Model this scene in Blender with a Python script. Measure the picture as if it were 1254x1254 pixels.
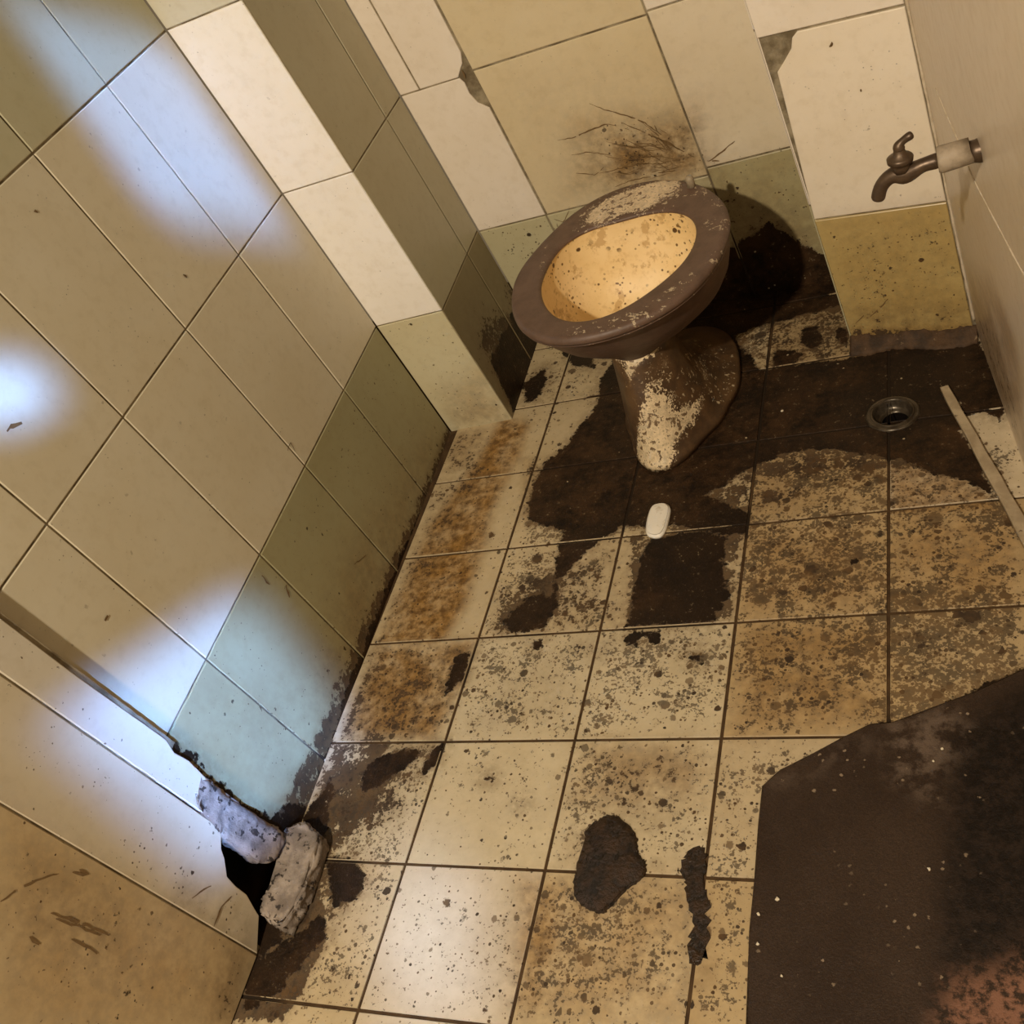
import bpy, bmesh, math, random
import numpy as np
from mathutils import Vector, Matrix

random.seed(7)
rng = np.random.default_rng(7)
for o in list(bpy.data.objects):
    bpy.data.objects.remove(o)
SC = bpy.context.scene
COL = SC.collection

# ------------------------------------------------------------------ camera
F_PX = 1241.3
CAM = np.array([0.91846, 0.0, 1.10651])
R = np.array([[0.9039166, 0.21619495, -0.36904543],
              [-0.10454401, -0.72499023, -0.68077876],
              [-0.41473525, 0.65394871, -0.63272882]])     # rows: right, down, forward
cd = bpy.data.cameras.new('camera')
cam = bpy.data.objects.new('camera', cd); COL.objects.link(cam)
cd.sensor_fit = 'HORIZONTAL'; cd.sensor_width = 36.0
cd.lens = 36.0 * F_PX / 1254.0
cd.clip_start = 0.02; cd.clip_end = 50
M4 = Matrix.Identity(4)
for i in range(3):
    M4[i][0] = R[0][i]; M4[i][1] = -R[1][i]; M4[i][2] = -R[2][i]; M4[i][3] = CAM[i]
cam.matrix_world = M4
SC.camera = cam

# ------------------------------------------------------------------ world, lights, exposure
w = bpy.data.worlds.new('world'); SC.world = w; w.use_nodes = True
bg = w.node_tree.nodes['Background']
bg.inputs[0].default_value = (1.0, 0.74, 0.44, 1); bg.inputs[1].default_value = 0.145
SC.view_settings.view_transform = 'Standard'; SC.view_settings.look = 'None'
SC.view_settings.gamma = 1.0; SC.view_settings.use_curve_mapping = False
SC.view_settings.exposure = 0.0

def aim(o, pos, target, roll=0.0):
    d = (Vector(target) - Vector(pos)).normalized()
    q = d.to_track_quat('-Z', 'Y')
    o.matrix_world = Matrix.Translation(Vector(pos)) @ q.to_matrix().to_4x4() @ Matrix.Rotation(roll, 4, 'Z')

def bulb(name, pos, power, col, radius):
    l = bpy.data.lights.new(name, 'POINT'); l.energy = power; l.color = col; l.shadow_soft_size = radius
    o = bpy.data.objects.new(name, l); COL.objects.link(o); o.location = pos
    return o

def daylight(name, pos, target, power, sx, sy, spread, roll=0.0, col=(0.20, 0.41, 1.0)):
    l = bpy.data.lights.new(name, 'AREA'); l.shape = 'RECTANGLE'; l.size = sx; l.size_y = sy
    l.energy = power; l.color = col; l.spread = math.radians(spread)
    o = bpy.data.objects.new(name, l); COL.objects.link(o); aim(o, pos, target, roll)
    return o

bulb('ceiling_bulb', (0.40, -0.92, 1.97), 205.0, (1.0, 0.86, 0.66), 0.03)
daylight('doorway_daylight', (1.26, -0.70, 1.50), (0.02, 0.565, 0.225), 0.86, 0.21, 0.27, 3.2)
daylight('threshold_daylight', (1.20, -0.95, 1.50), (0.245, 0.42, 0.0), 0.085, 0.10, 0.13, 5, 0.0, (0.45, 0.62, 1.0))
daylight('vent_daylight', (0.75, 0.70, 2.10), (-0.06, 1.215, 0.745), 0.36, 0.19, 0.20, 3.6)
daylight('door_gap_daylight', (1.20, -0.60, 1.60), (-0.05, 0.715, 0.69), 0.07, 0.05, 0.05, 3)

# ------------------------------------------------------------------ projection of traced outlines onto the real planes
V = np.array([-0.075547, -0.051258, 1.0])          # the walls lean a little
def ray(u, v):
    return R.T @ np.array([(u - 627) / F_PX, (v - 627) / F_PX, 1.0])
def on_plane(u, v, P, N):
    r = ray(u, v); return CAM + r * np.dot(np.array(P) - CAM, N) / np.dot(r, N)
def on_z(u, v, z=0.0):
    return on_plane(u, v, (0, 0, z), np.array([0, 0, 1.0]))

class Wall:
    """a leaning wall plane: local coordinates s (along its foot) and z (height)"""
    def __init__(self, A, B, face):
        self.A = np.array([A[0], A[1], 0.0]); B = np.array([B[0], B[1], 0.0])
        self.t = (B - self.A) / np.linalg.norm(B - self.A)
        N = np.cross(self.t, V); N /= np.linalg.norm(N)
        if np.dot(N, np.array(face)) < 0: N = -N
        self.N = N
        self.off = 0.0
    def px(self, u, v):
        X = on_plane(u, v, self.A + self.N * self.off, self.N)
        z = X[2]; s = np.dot(X - self.A - self.N * self.off - V * z, self.t)
        return (float(s), float(z))
    def pos(self, s, z, n=0.0):
        return self.A + self.t * s + V * z + self.N * (n + self.off)
class Floor:
    off = 0.0
    def px(self, u, v):
        X = on_z(u, v, 0.0); return (float(X[0]), float(X[1]))
    def pos(self, s, z, n=0.0):
        return np.array([s, z, n])

FL = Floor()
WL = Wall((0, 0), (0, 1), (1, 0, 0))
PN = Wall((0, 0), (0, 1), (1, 0, 0)); PN.off = 0.012
WP = Wall((0, 1.3915), (0.13313, 1.39793), (0, -1, 0))
WS = Wall((0.13313, 1.39793), (0.13313, 1.6564), (1, 0, 0))
WB = Wall((0.13313, 1.6564), (0.80, 1.6564), (0, -1, 0))
WX = Wall((0.757, 1.455), (0.950, 1.426), (0, -1, 0))
WXS = Wall((0.757, 1.455), (0.757, 1.70), (-1, 0, 0))
WR = Wall((0.94975, 1.42281), (1.006, 0.92281), (-1, 0, 0))

# ------------------------------------------------------------------ small helpers
def new_obj(name, mesh, mats=(), parent=None):
    o = bpy.data.objects.new(name, mesh); COL.objects.link(o)
    for m in (mats if isinstance(mats, (list, tuple)) else [mats]):
        mesh.materials.append(m)
    if parent is not None: o.parent = parent
    return o
def tag(o, label=None, cat=None, group=None, kind=None):
    if label: o['label'] = label
    if cat: o['category'] = cat
    if group: o['group'] = group
    if kind: o['kind'] = kind
    return o
def empty(name, loc, label, cat):
    o = bpy.data.objects.new(name, None); COL.objects.link(o); o.location = loc
    o.empty_display_size = 0.05
    return tag(o, label, cat)
def shade_smooth(me, on=True):
    me.polygons.foreach_set('use_smooth', [on] * len(me.polygons))
def mesh_from(name, verts, faces, smooth=True):
    me = bpy.data.meshes.new(name); me.from_pydata([tuple(map(float, v)) for v in verts], [], faces); me.update()
    shade_smooth(me, smooth); return me
def local(parent, X):
    return np.asarray(X, float) - np.array(parent.location)

def sdf(P, polys):
    """signed distance (negative inside) from points P (n,2) to a union of polygons"""
    P = np.asarray(P, float); out = np.full(len(P), 9.0)
    for poly in polys:
        q = np.asarray(poly, float); n = len(q)
        d = np.full(len(P), 1e9); inside = np.zeros(len(P), bool)
        for i in range(n):
            a = q[i]; b = q[(i + 1) % n]; ab = b - a; L = ab @ ab
            if L < 1e-14: continue
            t = np.clip(((P - a) @ ab) / L, 0, 1)
            dd = np.hypot(P[:, 0] - a[0] - t * ab[0], P[:, 1] - a[1] - t * ab[1]); d = np.minimum(d, dd)
            c = ((a[1] > P[:, 1]) != (b[1] > P[:, 1]))
            with np.errstate(divide='ignore', invalid='ignore'):
                xx = (b[0] - a[0]) * (P[:, 1] - a[1]) / (b[1] - a[1]) + a[0]
            inside ^= c & (P[:, 0] < xx)
        out = np.minimum(out, np.where(inside, -d, d))
    return out
def blur_mask(P, items):
    """items: (polygon, falloff, weight) -> soft weight"""
    wsum = np.zeros(len(P))
    for poly, fall, wt in items:
        d = sdf(P, [poly]); m = np.clip(0.5 - d / (2 * fall), 0, 1); m = m * m * (3 - 2 * m)
        wsum = np.maximum(wsum, m * wt)
    return wsum

# ------------------------------------------------------------------ node helpers
class NT:
    def __init__(self, name):
        self.m = bpy.data.materials.new(name); self.m.use_nodes = True
        self.t = self.m.node_tree; self.n = self.t.nodes; self.b = self.n['Principled BSDF']
        self.tc = self.n.new('ShaderNodeTexCoord')
    def link(self, a, b): self.t.links.new(a, b)
    def put(self, sock, v):
        if v is None: return
        if hasattr(v, 'links'): self.link(v, sock)
        else:
            if sock.type == 'RGBA' and len(v) == 3: v = (*v, 1)
            sock.default_value = v
    def coord(self, scale=1.0, loc=(0, 0, 0)):
        mp = self.n.new('ShaderNodeMapping'); self.link(self.tc.outputs['Object'], mp.inputs[0])
        mp.inputs['Scale'].default_value = scale if isinstance(scale, tuple) else (scale,) * 3
        mp.inputs['Location'].default_value = loc
        return mp.outputs[0]
    def noise(self, scale, detail=4, rough=0.55, loc=(0, 0, 0), stretch=None, distort=0.0):
        x = self.n.new('ShaderNodeTexNoise')
        self.link(self.coord(stretch or 1.0, loc), x.inputs['Vector'])
        x.inputs['Scale'].default_value = scale; x.inputs['Detail'].default_value = detail
        x.inputs['Roughness'].default_value = rough; x.inputs['Distortion'].default_value = distort
        return x.outputs['Fac']
    def voro(self, scale, loc=(0, 0, 0), feature='F1'):
        x = self.n.new('ShaderNodeTexVoronoi'); x.feature = feature
        self.link(self.coord(1.0, loc), x.inputs['Vector']); x.inputs['Scale'].default_value = scale
        return x.outputs['Distance']
    def attr(self, name, what='Fac'):
        x = self.n.new('ShaderNodeAttribute'); x.attribute_name = name; return x.outputs[what]
    def math(self, op, a, b=None, c=None, clamp=False):
        x = self.n.new('ShaderNodeMath'); x.operation = op; x.use_clamp = clamp
        self.put(x.inputs[0], a)
        if b is not None: self.put(x.inputs[1], b)
        if c is not None: self.put(x.inputs[2], c)
        return x.outputs[0]
    def ramp(self, v, a, b, lo=0.0, hi=1.0):
        x = self.n.new('ShaderNodeMapRange'); x.interpolation_type = 'SMOOTHSTEP'
        self.put(x.inputs['Value'], v); self.put(x.inputs['From Min'], a); self.put(x.inputs['From Max'], b)
        x.inputs['To Min'].default_value = lo; x.inputs['To Max'].default_value = hi
        return x.outputs[0]
    def mix(self, f, a, b, mode='MIX'):
        x = self.n.new('ShaderNodeMix'); x.data_type = 'RGBA'; x.blend_type = mode
        self.put(x.inputs[0], f); self.put(x.inputs[6], a); self.put(x.inputs[7], b)
        return x.outputs[2]
    def bump(self, h, strength=0.3, dist=0.002, prev=None):
        x = self.n.new('ShaderNodeBump'); x.inputs['Strength'].default_value = strength
        x.inputs['Distance'].default_value = dist; self.link(h, x.inputs['Height'])
        if prev is not None: self.link(prev, x.inputs['Normal'])
        return x.outputs[0]
    def out(self, col, rough, normal=None, spec=0.5, metal=0.0):
        self.put(self.b.inputs['Base Color'], col); self.put(self.b.inputs['Roughness'], rough)
        self.put(self.b.inputs['Specular IOR Level'], spec); self.put(self.b.inputs['Metallic'], metal)
        if normal is not None: self.link(normal, self.b.inputs['Normal'])
        return self.m

def tile_material(name, floor=False):
    """glazed tile with dirt read from mesh attributes: tint (tile colour), dk (signed distance to black muck and painted shadow),
    gr (brown grime, some painted shade), am (amber rust, some painted light falloff), sp (speckle density)"""
    k = NT(name)
    tint = k.attr('tint', 'Color')
    mott = k.noise(7, 5, 0.6); fine = k.noise(60, 3, 0.6, loc=(3, 1, 2))
    base = k.mix(k.ramp(mott, 0.35, 0.7, 0.0, 0.35), tint, k.mix(1.0, tint, (0.88, 0.83, 0.72), 'MULTIPLY'))
    base = k.mix(k.ramp(fine, 0.45, 0.75, 0.0, 0.22), base, k.mix(1.0, tint, (0.72, 0.66, 0.55), 'MULTIPLY'))
    # hair-fine scratches and pores
    por = k.voro(95, loc=(1, 5, 2)); keep = k.noise(14, 2, 0.5, loc=(8, 2, 1))
    base = k.mix(k.math('MULTIPLY', k.ramp(por, 0.10, 0.05), k.ramp(keep, 0.56, 0.64, 0.0, 0.75)), base, (0.10, 0.075, 0.045))
    gr = k.attr('gr'); am = k.attr('am'); sp = k.attr('sp'); dk = k.attr('dk')
    n1 = k.noise(16, 7, 0.62, loc=(2, 7, 4)); n2 = k.noise(70, 5, 0.65, loc=(5, 1, 9)); n3 = k.noise(210, 3, 0.6, loc=(1, 1, 3))
    big = k.noise(6.5, 3, 0.6, loc=(3, 9, 1)); mid = k.noise(26, 4, 0.6, loc=(1, 9, 5))
    # amber rust wash, on the right of the floor also painted light falloff
    ama = k.math('MULTIPLY', am, k.ramp(k.math('ADD', k.math('MULTIPLY', n1, 0.6), k.math('MULTIPLY', n2, 0.4)), 0.30, 0.58, 0.30, 1.0))
    base = k.mix(ama, base, k.mix(k.ramp(n2, 0.35, 0.65), (0.33, 0.165, 0.030), (0.125, 0.058, 0.012)))
    # thin grime film, then ragged crusts where the grime is dense
    film = k.math('MULTIPLY', gr, k.ramp(k.math('ADD', k.math('MULTIPLY', n1, 0.6), k.math('MULTIPLY', n2, 0.4)), 0.34, 0.62, 0.15, 0.80))
    base = k.mix(film, base, k.mix(k.ramp(n3, 0.35, 0.65), (0.115, 0.066, 0.026), (0.17, 0.105, 0.048)))
    gn = k.math('ADD', k.math('ADD', k.math('MULTIPLY', n1, 0.38), k.math('MULTIPLY', n2, 0.40)), k.math('MULTIPLY', n3, 0.22))
    gth = k.math('SUBTRACT', 0.70, k.math('MULTIPLY', gr, 0.255))
    g = k.math('MULTIPLY', k.ramp(k.math('SUBTRACT', gn, gth), -0.006, 0.022), k.ramp(gr, 0.15, 0.35, 0.0, 0.94))
    base = k.mix(g, base, k.mix(k.ramp(n2, 0.35, 0.65), (0.034, 0.020, 0.010), (0.075, 0.042, 0.018)))
    # specks: fine flecks and three sizes of round spots, more of them where the density is high
    spm = k.math('MULTIPLY', sp, k.ramp(k.math('ADD', k.math('MULTIPLY', big, 0.6), k.math('MULTIPLY', mid, 0.4)), 0.34, 0.60, 0.35, 1.15))
    s1 = k.math('ADD', k.math('MULTIPLY', n2, 0.45), k.math('MULTIPLY', n3, 0.55))
    th = k.math('SUBTRACT', 0.650, k.math('MULTIPLY', spm, 0.160))
    m1 = k.math('MULTIPLY', k.ramp(k.math('SUBTRACT', s1, th), -0.002, 0.032), 0.74)
    wob = k.math('MULTIPLY', k.math('SUBTRACT', n3, 0.5), 0.45); wob2 = k.math('MULTIPLY', k.math('SUBTRACT', n2, 0.5), 0.5)
    ms = m1
    for sc, pw, top, lo in ((150, 2.0, 0.50, (3, 3, 1)), (68, 3.0, 0.52, (4, 4, 4)), (30, 5.0, 0.38, (8, 1, 2))):
        x = k.n.new('ShaderNodeTexVoronoi'); k.link(k.coord(1.0, lo), x.inputs['Vector']); x.inputs['Scale'].default_value = sc
        sep = k.n.new('ShaderNodeSeparateColor'); k.link(x.outputs['Color'], sep.inputs[0])
        rad = k.math('MULTIPLY', k.math('POWER', sep.outputs[0], pw), k.math('MULTIPLY', k.math('POWER', spm, 0.6), top * 1.12))
        dd = k.math('ADD', x.outputs['Distance'], k.math('ADD', wob, wob2))
        ms = k.math('MAXIMUM', ms, k.math('MULTIPLY', k.ramp(k.math('SUBTRACT', dd, rad), 0.02, -0.06), k.ramp(sep.outputs[1], 0.0, 1.0, 0.70, 0.98)))
    ms = k.math('MULTIPLY', ms, k.ramp(sp, 0.0, 0.10))
    base = k.mix(ms, base, k.mix(k.ramp(mid, 0.4, 0.6), (0.090, 0.044, 0.012), (0.028, 0.014, 0.005)))
    # black muck, on the walls also painted shadow, with a ragged edge
    e = k.math('ADD', dk, k.math('MULTIPLY', k.math('SUBTRACT', n1, 0.5), 0.030 if floor else 0.04))
    e = k.math('ADD', e, k.math('MULTIPLY', k.math('SUBTRACT', n2, 0.5), 0.030))
    e = k.math('ADD', e, k.math('MULTIPLY', k.math('SUBTRACT', n3, 0.5), 0.010))
    md = k.ramp(e, 0.0015, -0.0020)
    halo = k.ramp(e, 0.028, 0.0, 0.0, 0.45)
    base = k.mix(k.math('MULTIPLY', halo, k.ramp(n2, 0.35, 0.6)), base, (0.16, 0.10, 0.045))
    # the muck itself: thin places let a little of the tile through
    thin = k.math('MULTIPLY', k.ramp(k.math('ADD', k.math('MULTIPLY', n2, 0.5), k.math('MULTIPLY', n3, 0.5)), 0.58, 0.66), k.ramp(n1, 0.40, 0.62))
    muck = k.mix(k.ramp(k.math('ADD', k.math('MULTIPLY', n1, 0.6), k.math('MULTIPLY', n2, 0.4)), 0.36, 0.62), (0.010, 0.0055, 0.003), (0.052, 0.026, 0.011))
    muck = k.mix(k.ramp(k.noise(4.5, 4, 0.6, loc=(6, 6, 1)), 0.40, 0.65, 0.0, 0.8), muck, (0.016, 0.010, 0.006))
    muck = k.mix(k.ramp(n3, 0.55, 0.8, 0.0, 0.6), muck, (0.075, 0.045, 0.024))
    muck = k.mix(k.math('MULTIPLY', thin, 0.75), muck, (0.30, 0.23, 0.14))
    fl = k.math('MULTIPLY', k.ramp(k.math('ADD', k.voro(62, loc=(7, 3, 3)), k.math('MULTIPLY', n3, 0.2)), 0.24, 0.20), k.ramp(k.noise(33, 2, 0.5, loc=(2, 2, 9)), 0.62, 0.66))
    muck = k.mix(fl, muck, (0.42, 0.33, 0.21))
    base = k.mix(md, base, muck)
    r = k.math('ADD', 0.24 if not floor else 0.40, k.math('MULTIPLY', fine, 0.18))
    r = k.math('ADD', r, k.math('MULTIPLY', k.math('MAXIMUM', ms, g), 0.30))
    r = k.math('ADD', k.math('MULTIPLY', r, k.math('SUBTRACT', 1.0, md)), k.math('MULTIPLY', md, 0.50))
    h = k.math('ADD', k.math('MULTIPLY', md, k.math('ADD', 1.0, k.math('MULTIPLY', n3, 1.2))), k.math('MULTIPLY', ms, 0.4))
    nb = k.bump(h, 0.5, 0.0018)
    nb = k.bump(mott, 0.06, 0.004, nb)
    return k.out(base, r, nb, k.math('SUBTRACT', 0.45, k.math('MULTIPLY', md, 0.28)))

def plain_material(name, c1, c2, scale=40, rough=0.6, bump=0.3, bdist=0.002, spec=0.4, metal=0.0, c3=None, t3=(0.6, 0.7), s3=120, detail=6):
    k = NT(name)
    n = k.noise(scale, detail, 0.62); n2 = k.noise(s3, 4, 0.65, loc=(4, 2, 8))
    col = k.mix(k.ramp(n, 0.35, 0.65), c1, c2)
    if c3 is not None: col = k.mix(k.ramp(n2, *t3), col, c3)
    nb = k.bump(k.math('ADD', n, k.math('MULTIPLY', n2, 0.5)), bump, bdist)
    return k.out(col, k.math('ADD', rough, k.math('MULTIPLY', k.math('SUBTRACT', n2, 0.5), 0.2)), nb, spec, metal)

M_TILE = tile_material('glazed_wall_tile')
M_FLOOR = tile_material('stained_floor_tile', True)
k = NT('wall_grout'); n1 = k.noise(30, 6, 0.62); n2 = k.noise(120, 4, 0.6, loc=(4, 2, 8))
c = k.mix(k.ramp(n1, 0.35, 0.65), (0.13, 0.095, 0.05), (0.34, 0.28, 0.18))
c = k.mix(k.ramp(k.attr('dk'), 0.03, 0.0), c, (0.030, 0.018, 0.010)); c = k.mix(k.math('MULTIPLY', k.attr('gr'), 0.9), c, (0.05, 0.03, 0.015))
M_GROUT = k.out(c, 0.85, k.bump(n1, 0.5, 0.002))
k = NT('dried_splash'); M_SPLASH = k.out(k.mix(k.noise(90, 3), (0.10, 0.055, 0.018), (0.22, 0.13, 0.05)), 0.6)
k = NT('floor_grout'); n1 = k.noise(40, 6, 0.62)
c = k.mix(k.ramp(k.attr('dk'), 0.02, 0.0), k.mix(k.ramp(n1, 0.35, 0.65), (0.046, 0.026, 0.012), (0.080, 0.045, 0.019)), (0.020, 0.012, 0.006))
M_FGROUT = k.out(c, 0.8, k.bump(n1, 0.5, 0.002), 0.2)

# ------------------------------------------------------------------ tiled surfaces
def grid_cut(poly, step):
    """cut a 2-D polygon into a grid of small faces -> verts, faces"""
    bm = bmesh.new()
    bm.faces.new([bm.verts.new((p[0], p[1], 0)) for p in poly])
    q = np.array(poly)
    for ax in (0, 1):
        lo, hi = q[:, ax].min(), q[:, ax].max()
        for kx in range(int(math.floor(lo / step)) + 1, int(math.floor(hi / step)) + 1):
            if kx * step - lo < 0.0008 or hi - kx * step < 0.0008: continue
            co = [0, 0, 0]; co[ax] = kx * step; no = [0, 0, 0]; no[ax] = 1
            bmesh.ops.bisect_plane(bm, geom=bm.verts[:] + bm.edges[:] + bm.faces[:], plane_co=co, plane_no=no, dist=1e-7)
    bm.verts.index_update()
    vs = [(v.co.x, v.co.y) for v in bm.verts]; fs = [[v.index for v in f.verts] for f in bm.faces]
    bm.free(); return vs, fs
def area2(p):
    return sum(p[i][0] * p[(i + 1) % len(p)][1] - p[(i + 1) % len(p)][0] * p[i][1] for i in range(len(p)))
def inset(poly, d):
    p = [np.array(a, float) for a in poly]; n = len(p); out = []
    for i in range(n):
        a, b, c = p[i - 1], p[i], p[(i + 1) % n]
        e1 = (b - a) / max(np.linalg.norm(b - a), 1e-9); e2 = (c - b) / max(np.linalg.norm(c - b), 1e-9)
        n1 = np.array([-e1[1], e1[0]]); n2 = np.array([-e2[1], e2[0]])
        m = n1 + n2; L = m @ m
        m = m * (2 / L) if L > 0.5 else n1
        out.append(b + m * d)
    return [tuple(a) for a in out]
def rect(s0, s1, z0, z1, g=0.0017):
    return [(s0 + g, z0 + g), (s1 - g, z0 + g), (s1 - g, z1 - g), (s0 + g, z1 - g)]

def tiled(name, W, tiles, bed, mats, step=0.012, depth=0.0035, cham=0.0011, dk=(), gr=(), am=(), sp=(), base_sp=0.0, base_gr=0.0, hole=None, strokes=(), kind='structure'):
    """one mesh: every tile is a raised block with chamfered edges on a bed of grout.
    tiles: (polygon in local coordinates, colour); bed: polygons of the grout bed"""
    VL, N, FA, MI, TI = [], [], [], [], []
    def add(vs, ns, fs, mi, ti):
        b = len(VL); VL.extend(vs); N.extend(ns); TI.extend([ti] * len(vs))
        for f in fs: FA.append([b + i for i in f]); MI.append(mi)
    for poly, col in tiles:
        if area2(poly) < 0: poly = poly[::-1]
        j = 1 + rng.normal(0, 0.012); col = tuple(c * j for c in col); lift = float(rng.normal(0, 0.00025))
        top = inset(poly, cham)
        vs, fs = grid_cut(top, step)
        if hole is not None:
            cx, cy, r = hole
            fs = [f for f in fs if all(math.hypot(vs[i][0] - cx, vs[i][1] - cy) > r for i in f)]
        add(vs, [lift] * len(vs), fs, 0, col)
        n = len(poly)
        add(list(top) + list(poly) + list(poly), [lift] * n + [lift - cham * 0.8] * n + [-depth - 0.002] * n,
            [[i, i + n, (i + 1) % n + n, (i + 1) % n] for i in range(n)] + [[i + n, i + 2 * n, (i + 1) % n + 2 * n, (i + 1) % n + n] for i in range(n)], 0, col)
    for poly in bed:
        if area2(poly) < 0: poly = poly[::-1]
        vs, fs = grid_cut(poly, 0.02)
        add(vs, [-depth] * len(vs), fs, 1, (0.3, 0.25, 0.15))
    for pts, wd in strokes:                        # thin dried marks, slightly proud of the glaze
        q = [np.array(W.px(*p)) for p in pts]
        dens = []
        for a, b in zip(q[:-1], q[1:]):
            m = max(2, int(np.linalg.norm(b - a) / 0.006))
            dens += [a + (b - a) * i / m for i in range(m)]
        dens.append(q[-1]); dens = [p + rng.normal(0, 0.0006, 2) for p in dens]
        vs, fs = [], []
        for i, p in enumerate(dens):
            a = dens[max(i - 1, 0)]; b = dens[min(i + 1, len(dens) - 1)]
            t = (b - a) / max(np.linalg.norm(b - a), 1e-9); nn = np.array([-t[1], t[0]])
            hw = wd * (0.25 + 0.75 * math.sin(math.pi * (i + 0.6) / (len(dens) + 0.2))) * rng.uniform(0.45, 1.2) / 2
            vs += [tuple(p + nn * hw), tuple(p - nn * hw)]
            if i and rng.random() > 0.08: fs.append([2 * i - 2, 2 * i - 1, 2 * i + 1, 2 * i])
        add(vs, [0.0007] * len(vs), fs, 2, (0.1, 0.06, 0.03))
    P = np.array(VL); me = bpy.data.meshes.new(name)
    me.from_pydata([tuple(W.pos(p[0], p[1], n)) for p, n in zip(VL, N)], [], FA); me.update()
    me.polygons.foreach_set('material_index', MI); shade_smooth(me, False)
    def fattr(nm, arr):
        a = me.attributes.new(nm, 'FLOAT', 'POINT'); a.data.foreach_set('value', np.asarray(arr, np.float32))
    px = lambda poly: [W.px(*q) for q in poly]
    fattr('dk', sdf(P, [px(q) for q in dk]) if dk else np.full(len(P), 9.0))
    fattr('gr', np.maximum(blur_mask(P, [(px(a), b, c) for a, b, c in gr]), base_gr))
    fattr('am', blur_mask(P, [(px(a), b, c) for a, b, c in am]))
    fattr('sp', np.maximum(blur_mask(P, [(px(a), b, c) for a, b, c in sp]), base_sp))
    ca = me.attributes.new('tint', 'FLOAT_COLOR', 'POINT')
    ca.data.foreach_set('color', np.array([(*t, 1.0) for t in TI], np.float32).ravel())
    # face the room
    bm = bmesh.new(); bm.from_mesh(me)
    want = Vector(W.pos(0, 0, 1) - W.pos(0, 0, 0))
    for f in bm.faces:
        f.normal_update()
    flip = [f for f in bm.faces if f.normal.dot(want) < -0.2]
    if len(flip) > len(bm.faces) * 0.3: bmesh.ops.reverse_faces(bm, faces=bm.faces[:])
    bm.to_mesh(me); bm.free()
    o = new_obj(name, me, list(mats)); tag(o, kind=kind); return o

# ---- floor --------------------------------------------------------
X0, Y0, SX, SY, FS = 0.20359, 1.0582, 0.2, 0.18412, 0.026214
def fgrid(i, j):                                  # crossing of column line i and row line j
    y = Y0 - (j - 1) * SY; return (X0 + (i - 1) * SX + FS * (y - 1), y)
CREAM = (0.57, 0.455, 0.28)
ftiles = []
DR = FL.px(1093, 507)
for i in range(0, 6):
    for j in range(-3, 8):
        a, b, c, d = fgrid(i, j + 1), fgrid(i + 1, j + 1), fgrid(i + 1, j), fgrid(i, j)
        q = inset([a, b, c, d], 0.0022)
        if min(p[1] for p in q) > 1.68: continue
        t = CREAM
        if i >= 3: t = (0.50, 0.37, 0.20)  # browner right-hand tiles: own tint plus light falloff put into the colour
        if i == 4 and j <= 0: t = (0.66, 0.55, 0.38)
        if i == 3 and j == 3: t = (0.53, 0.42, 0.26)
        if i <= 2 and 2 <= j <= 3: t = (0.60, 0.50, 0.33)
        if i == 1 and j >= 4: t = (0.63, 0.53, 0.38)
        ftiles.append((q, t))
P_ = lambda *a: [(a[i], a[i + 1]) for i in range(0, len(a), 2)]
floor_dk = [
    # round the foot of the toilet, and the whole strip along the back
    P_(735,470, 728,500, 712,520, 691,547, 668,565, 653,590, 646,614, 645,632, 657,641, 678,645, 692,650, 684,668, 680,700, 677,716, 695,702, 712,683,
       738,661, 762,645, 800,648, 830,640, 845,610, 880,598, 905,582, 924,570, 968,553, 1021,549, 1065,559, 1102,563, 1145,581, 1186,588, 1212,603, 1226,625,
       1160,480, 1185,510, 1200,504, 1226,515, 1232,500, 1195,405, 1100,425, 1045,438, 985,446, 930,455, 910,430, 895,400, 860,360, 760,420),
    P_(785,685, 800,660, 845,652, 893,655, 884,690, 892,730, 872,764, 800,767, 766,768),
    P_(838,600, 880,612, 918,630, 912,655, 850,650, 815,640),
    P_(640,735, 665,725, 680,745, 665,770, 625,775, 615,760),
    P_(675,715, 684,712, 682,745, 668,750),
    P_(380,990, 405,950, 415,965, 400,1010, 395,1040, 380,1075, 365,1110, 345,1150, 305,1185, 300,1150, 340,1050),
    P_(300,1185, 360,1150, 392,1120, 400,1150, 372,1180, 345,1215, 300,1240),
    P_(450,935, 500,915, 520,920, 470,960, 440,975),
    P_(400,1050, 432,1052, 448,1075, 440,1100, 410,1110),
    P_(762,778, 785,776, 782,792, 768,790), P_(792,774, 805,772, 806,786, 796,786),
    P_(860,330, 1035,345, 1045,372, 960,392, 925,400, 890,415, 860,420), P_(985,402, 1000,398, 1010,418, 995,430, 980,420), P_(950,428, 985,432, 970,450, 945,455), P_(1022,400, 1040,405, 1038,425, 1025,420),
    P_(860,440, 880,450, 870,480, 850,470), P_(690,430, 730,430, 728,452, 700,448),
    P_(590,950, 600,945, 606,955, 600,962, 592,958), P_(635,982, 641,980, 643,988, 637,988),
    P_(1040,683, 1047,680, 1049,688, 1044,694), P_(650,785, 664,782, 662,795, 652,797), P_(845,800, 862,798, 858,812, 846,810),
    P_(560,800, 578,798, 570,830, 545,850, 552,825), P_(525,920, 545,910, 535,935, 515,950),
    P_(1065,885, 1092,884, 1146,864, 1192,847, 1254,815, 1300,840, 1254,900, 1100,960),
    P_(640,470, 672,445, 668,470, 655,490, 645,492),
]
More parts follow.
